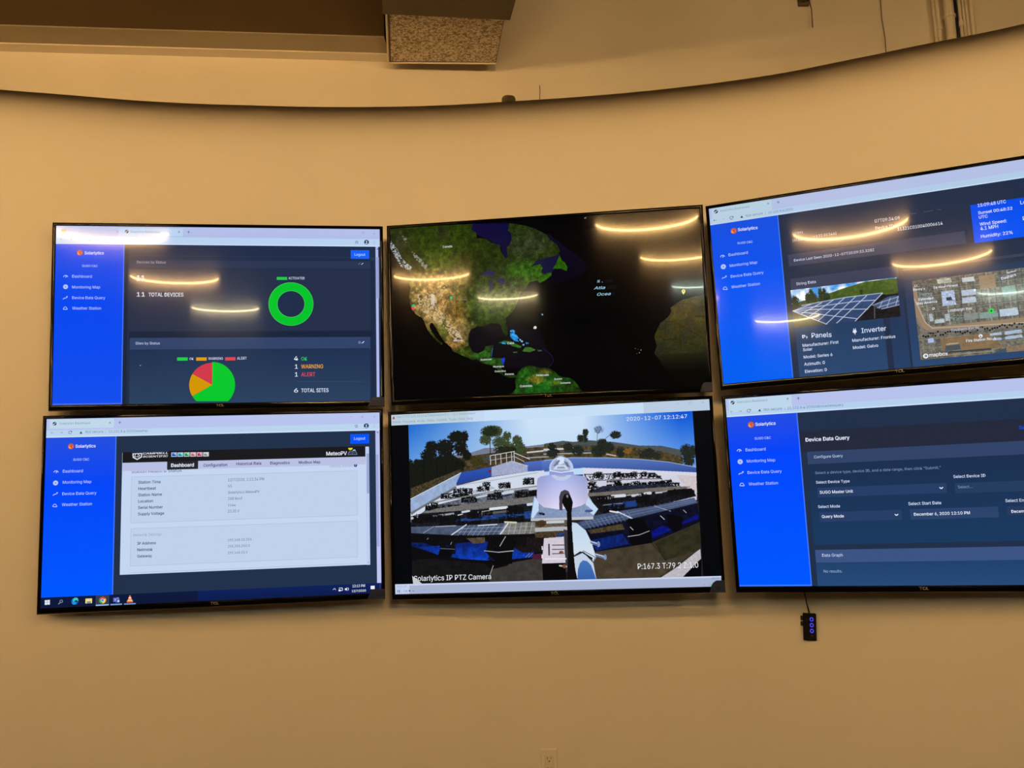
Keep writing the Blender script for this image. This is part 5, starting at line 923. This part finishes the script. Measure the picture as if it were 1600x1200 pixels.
sx_ = .083; yw = wall_y(sx_); p0 = at_y(844, 1170, yw); p1 = at_y(871, 1170, yw); cx_, zt_ = (p0[0]+p1[0])/2, p0[2]; hw = (p1[0]-p0[0])/2
sl = math.atan2(wall_y(sx_+.05)-wall_y(sx_-.05), .1)
t = empty('wall_outlet', (cx_, wall_y(cx_)+.0005, zt_-.0575), (0, 0, sl)); tag(t, 'almond electrical outlet low on the curved wall below the middle screens', 'outlet')
def plate():
    bm = bmesh.new(); pr = [(hw, 0), (hw, -.002), (hw-.0045, -.006), (.0175, -.006), (.0175, -.0045)]
    hh_ = .0575; vs = []
    for x, y in pr:
        h_ = hh_-(hw-x) if x > .018 else .0347; vs.append([bm.verts.new(c) for c in ((-x, y, h_), (x, y, h_), (x, y, -h_), (-x, y, -h_))])
    for a_, b_ in zip(vs[:-1], vs[1:]):
        for j in range(4): bm.faces.new((a_[j], a_[(j+1) % 4], b_[(j+1) % 4], b_[j]))
    return bm_obj('cover_plate', bm, M_plate, t)
plate(); rec = box('receptacle', (-.0168, -.0066, -.0345), (.0168, -.001, .0345), M_socket, t, .0012)
for zc in (.019, -.019):
    bm = bmesh.new(); add_box(bm, (-.0075, -.0069, zc+.001), (-.0055, -.0064, zc+.010)); add_box(bm, (.0055, -.0069, zc+.002), (.0073, -.0064, zc+.009))
    bmesh.ops.create_cone(bm, cap_ends=True, segments=14, radius1=.0026, radius2=.0026, depth=.0006, matrix=Matrix.Translation((0, -.0067, zc-.006)) @ Matrix.Rotation(math.pi/2, 4, 'X')); bm_obj('socket_holes', bm, M_slot, rec)
for zc in (.048, -.048):
    bm = bmesh.new(); bmesh.ops.create_cone(bm, cap_ends=True, segments=14, radius1=.003, radius2=.0025, depth=.001, matrix=Matrix.Translation((0, -.0062, zc)) @ Matrix.Rotation(math.pi/2, 4, 'X')); bm_obj('screw', bm, M_socket, t)

# ------------------------------------------------------------------ things above the curved wall
ZD = 2.15
q = [at_z(x, y, ZD) for x, y in ((606, 96.5), (775, 97.5), (788, 30), (603, 22))]
t = empty('ceiling_duct', tuple((q[0]+q[1])/2)); o0 = (q[0]+q[1])/2; tag(t, 'boxy overhead air duct with mottled board underside and dark collar', 'air duct')
dd = (q[3]-q[0]); dd2 = (q[2]-q[1])
V = [q[0]-o0, q[1]-o0, q[2]+dd2*.1-o0, q[3]+dd*.1-o0]; V = [np.array(v) for v in V]
up = np.array([0, 0, .42]); V2 = [v+up for v in V]
mesh_obj('duct_sides', V+V2, [(0, 1, 5, 4), (1, 2, 6, 5), (2, 3, 7, 6), (3, 0, 4, 7), (4, 5, 6, 7), (3, 2, 1, 0)], M_duct, t)
ins = [V[0]+np.array([.018, -.012, -.004]), V[1]+np.array([-.003, -.012, -.004]), V[2]+np.array([-.003, 0, -.004]), V[3]+np.array([.018, 0, -.004])]; V3 = [v+np.array([0, 0, .006]) for v in ins]
mesh_obj('board_underside', ins+V3, [(3, 2, 1, 0), (0, 1, 5, 4), (1, 2, 6, 5), (2, 3, 7, 6), (3, 0, 4, 7), (4, 5, 6, 7)], M_mottle, t)
bm = bmesh.new(); fl = V[0]+np.array([.002, 0, -.006]); fl2 = V[3]+np.array([.002, 0, -.006])
add_tube(bm, [fl, fl2], .005, 6); add_tube(bm, [V[0]+np.array([0, 0, -.005]), V[1]+np.array([0, 0, -.005])], .005, 6); bm_obj('edge_flange', bm, M_pipe, t)
c = [at_z(x, y, ZD-.02)-o0 for x, y in ((598, 22), (797, 31.5))]; dn = dd/np.linalg.norm(dd)
cv = [c[0], c[1], c[1]+dn*1.6+np.array([.05, 0, 0]), c[0]+dn*1.6]; cv2 = [v+np.array([0, 0, .5]) for v in cv]
mesh_obj('collar_section', cv+cv2, [(3, 2, 1, 0), (0, 1, 5, 4), (1, 2, 6, 5), (2, 3, 7, 6), (3, 0, 4, 7), (4, 5, 6, 7)], M_duct, t)
box('hanger_bar', (-.5, float(c[0][1])-.5, .48), (.5, float(c[0][1])-.46, ZC-Z0-ZD-.001), M_steel, t)

def bw(x, y, off):                          # point on the wall behind (off metres in front of it)
    d = ray(x, y); s_ = (4.115-off)/(d[1]-.127*d[0]); return d*s_+np.array([0, 0, Z0])
def vpipe(name, xb, yb, rpx, m, lab, off=.05, group='vertical pipes above the curved wall at right', xtop=None, cat='pipe', clip=True):
    b = bw(xb, yb, off); s_ = b[1]/FOC; r = rpx*s_
    t = empty(name, tuple(b)); tag(t, lab, cat, group)
    zt_ = ZC-b[2]
    lx = 0
    tube('pipe_run', [(-lx*.6, 0, -.6), (0, 0, 0), (lx*zt_, 0, zt_)], r, m, t, 16)
    return t, r, b
vp = [(1463.5, 64, 2.3, 1459, 'thin painted conduit, leftmost of the pipe cluster'), (1469.5, 63, 3.2, 1464.5, 'painted conduit second from left in the pipe cluster'), (1487, 60, 7.8, 1481, 'thickest painted pipe in the cluster at right'),
      (1504, 57, 2.6, 1499, 'painted conduit just right of the dark blue cable'), (1509.5, 56, 2.2, 1505, 'slim painted conduit, third from right in the pipe cluster'), (1514.5, 55, 2.4, 1510, 'slim painted conduit, second from right in the pipe cluster'), (1522, 54, 3.4, 1517, 'rightmost painted conduit of the pipe cluster')]
for x, y, r, xt, lab in vp:
    t, rr, b = vpipe('vertical_pipe', x, y, r, M_pipe, lab, off=.04+r*.003, xtop=xt)
    if r > 7:
        bm = bmesh.new(); add_tube(bm, [(-.0, 0, .12), (0, 0, .135)], rr*1.22, 18); bm_obj('pipe_clamp', bm, M_pipe, t)
    if r == 3.2 or r == 2.6:
        bm = bmesh.new(); add_tube(bm, [(0, 0, .06), (0, 0, .09)], rr*1.5, 14); bm_obj('coupling', bm, M_pipe, t)
vpipe('blue_cable', 1498, 58, 2.3, M_navy, 'dark blue cable running up between the painted pipes', off=.03, group=None, xtop=1490, cat='cable')
def wire(name, pts, r, m, lab, off=.012, n=7):
    P_ = [bw(x, y, off) for x, y in pts]; t = tag(tube(name, [p-P_[0] for p in P_], r, m, None, n), lab, 'wire'); t.location = P_[0]; return t
wire('hanging_wire', [(1371, -90), (1375, -8), (1378, 30), (1383, 60), (1384.5, 84), (1386, 130)], .0022, M_wire, 'long thin wire running down the wall behind, left of the pipes')
wire('dangling_wire', [(1264, 0), (1268, 14), (1269, 28), (1270, 43)], .0026, M_wire, 'short brown wire dangling from the dark wall fitting at top', off=.03)
p = bw(1257, -2, .03); t = empty('wall_fitting', tuple(p)); tag(t, 'small dark fitting on the wall at the top edge of the view', 'fitting')
tube('fitting_body', [(-.02, .025, .0), (.0, 0, .0), (.07, 0, .03)], .016, M_wire, t, 12); box('fitting_plate', (-.03, .012, -.03), (.03, .0295, .03), M_duct, t, .003)
# little cap and wire standing on the top of the curved wall
def on_top(x, y, dz=0):
    b = at_z(x, y, ZT+dz); return b
b = at_z(795, 158.5, ZT); b[1] += .05
t = empty('round_cap', (b[0], b[1], Z0+ZT)); tag(t, 'small grey rounded cap sitting on top of the curved wall', 'cap')
bm = bmesh.new(); k_ = b[1]/FOC
add_tube(bm, [(0, 0, 0), (0, 0, .035), (0, 0, .041), (0, 0, .0445), (0, 0, .046)], [11.5*k_, 11.5*k_, 10.2*k_, 7*k_, 3*k_], 28); bm_obj('cap_body', bm, M_dome, t, True)
bm = bmesh.new(); add_tube(bm, [(0, 0, 0), (0, 0, .004)], 13*k_, 28); bm_obj('cap_foot', bm, M_dome, t)
b = at_z(844, 157, ZT); b[1] += .05
t = tag(tube('standing_wire', [(0, 0, -.002), (.001, 0, .04), (.004, 0, .07), (.003, 0, .092)], .0016, M_wire), 'thin bare wire sticking up from the curved wall top', 'wire'); t.location = (b[0], b[1], Z0+ZT)
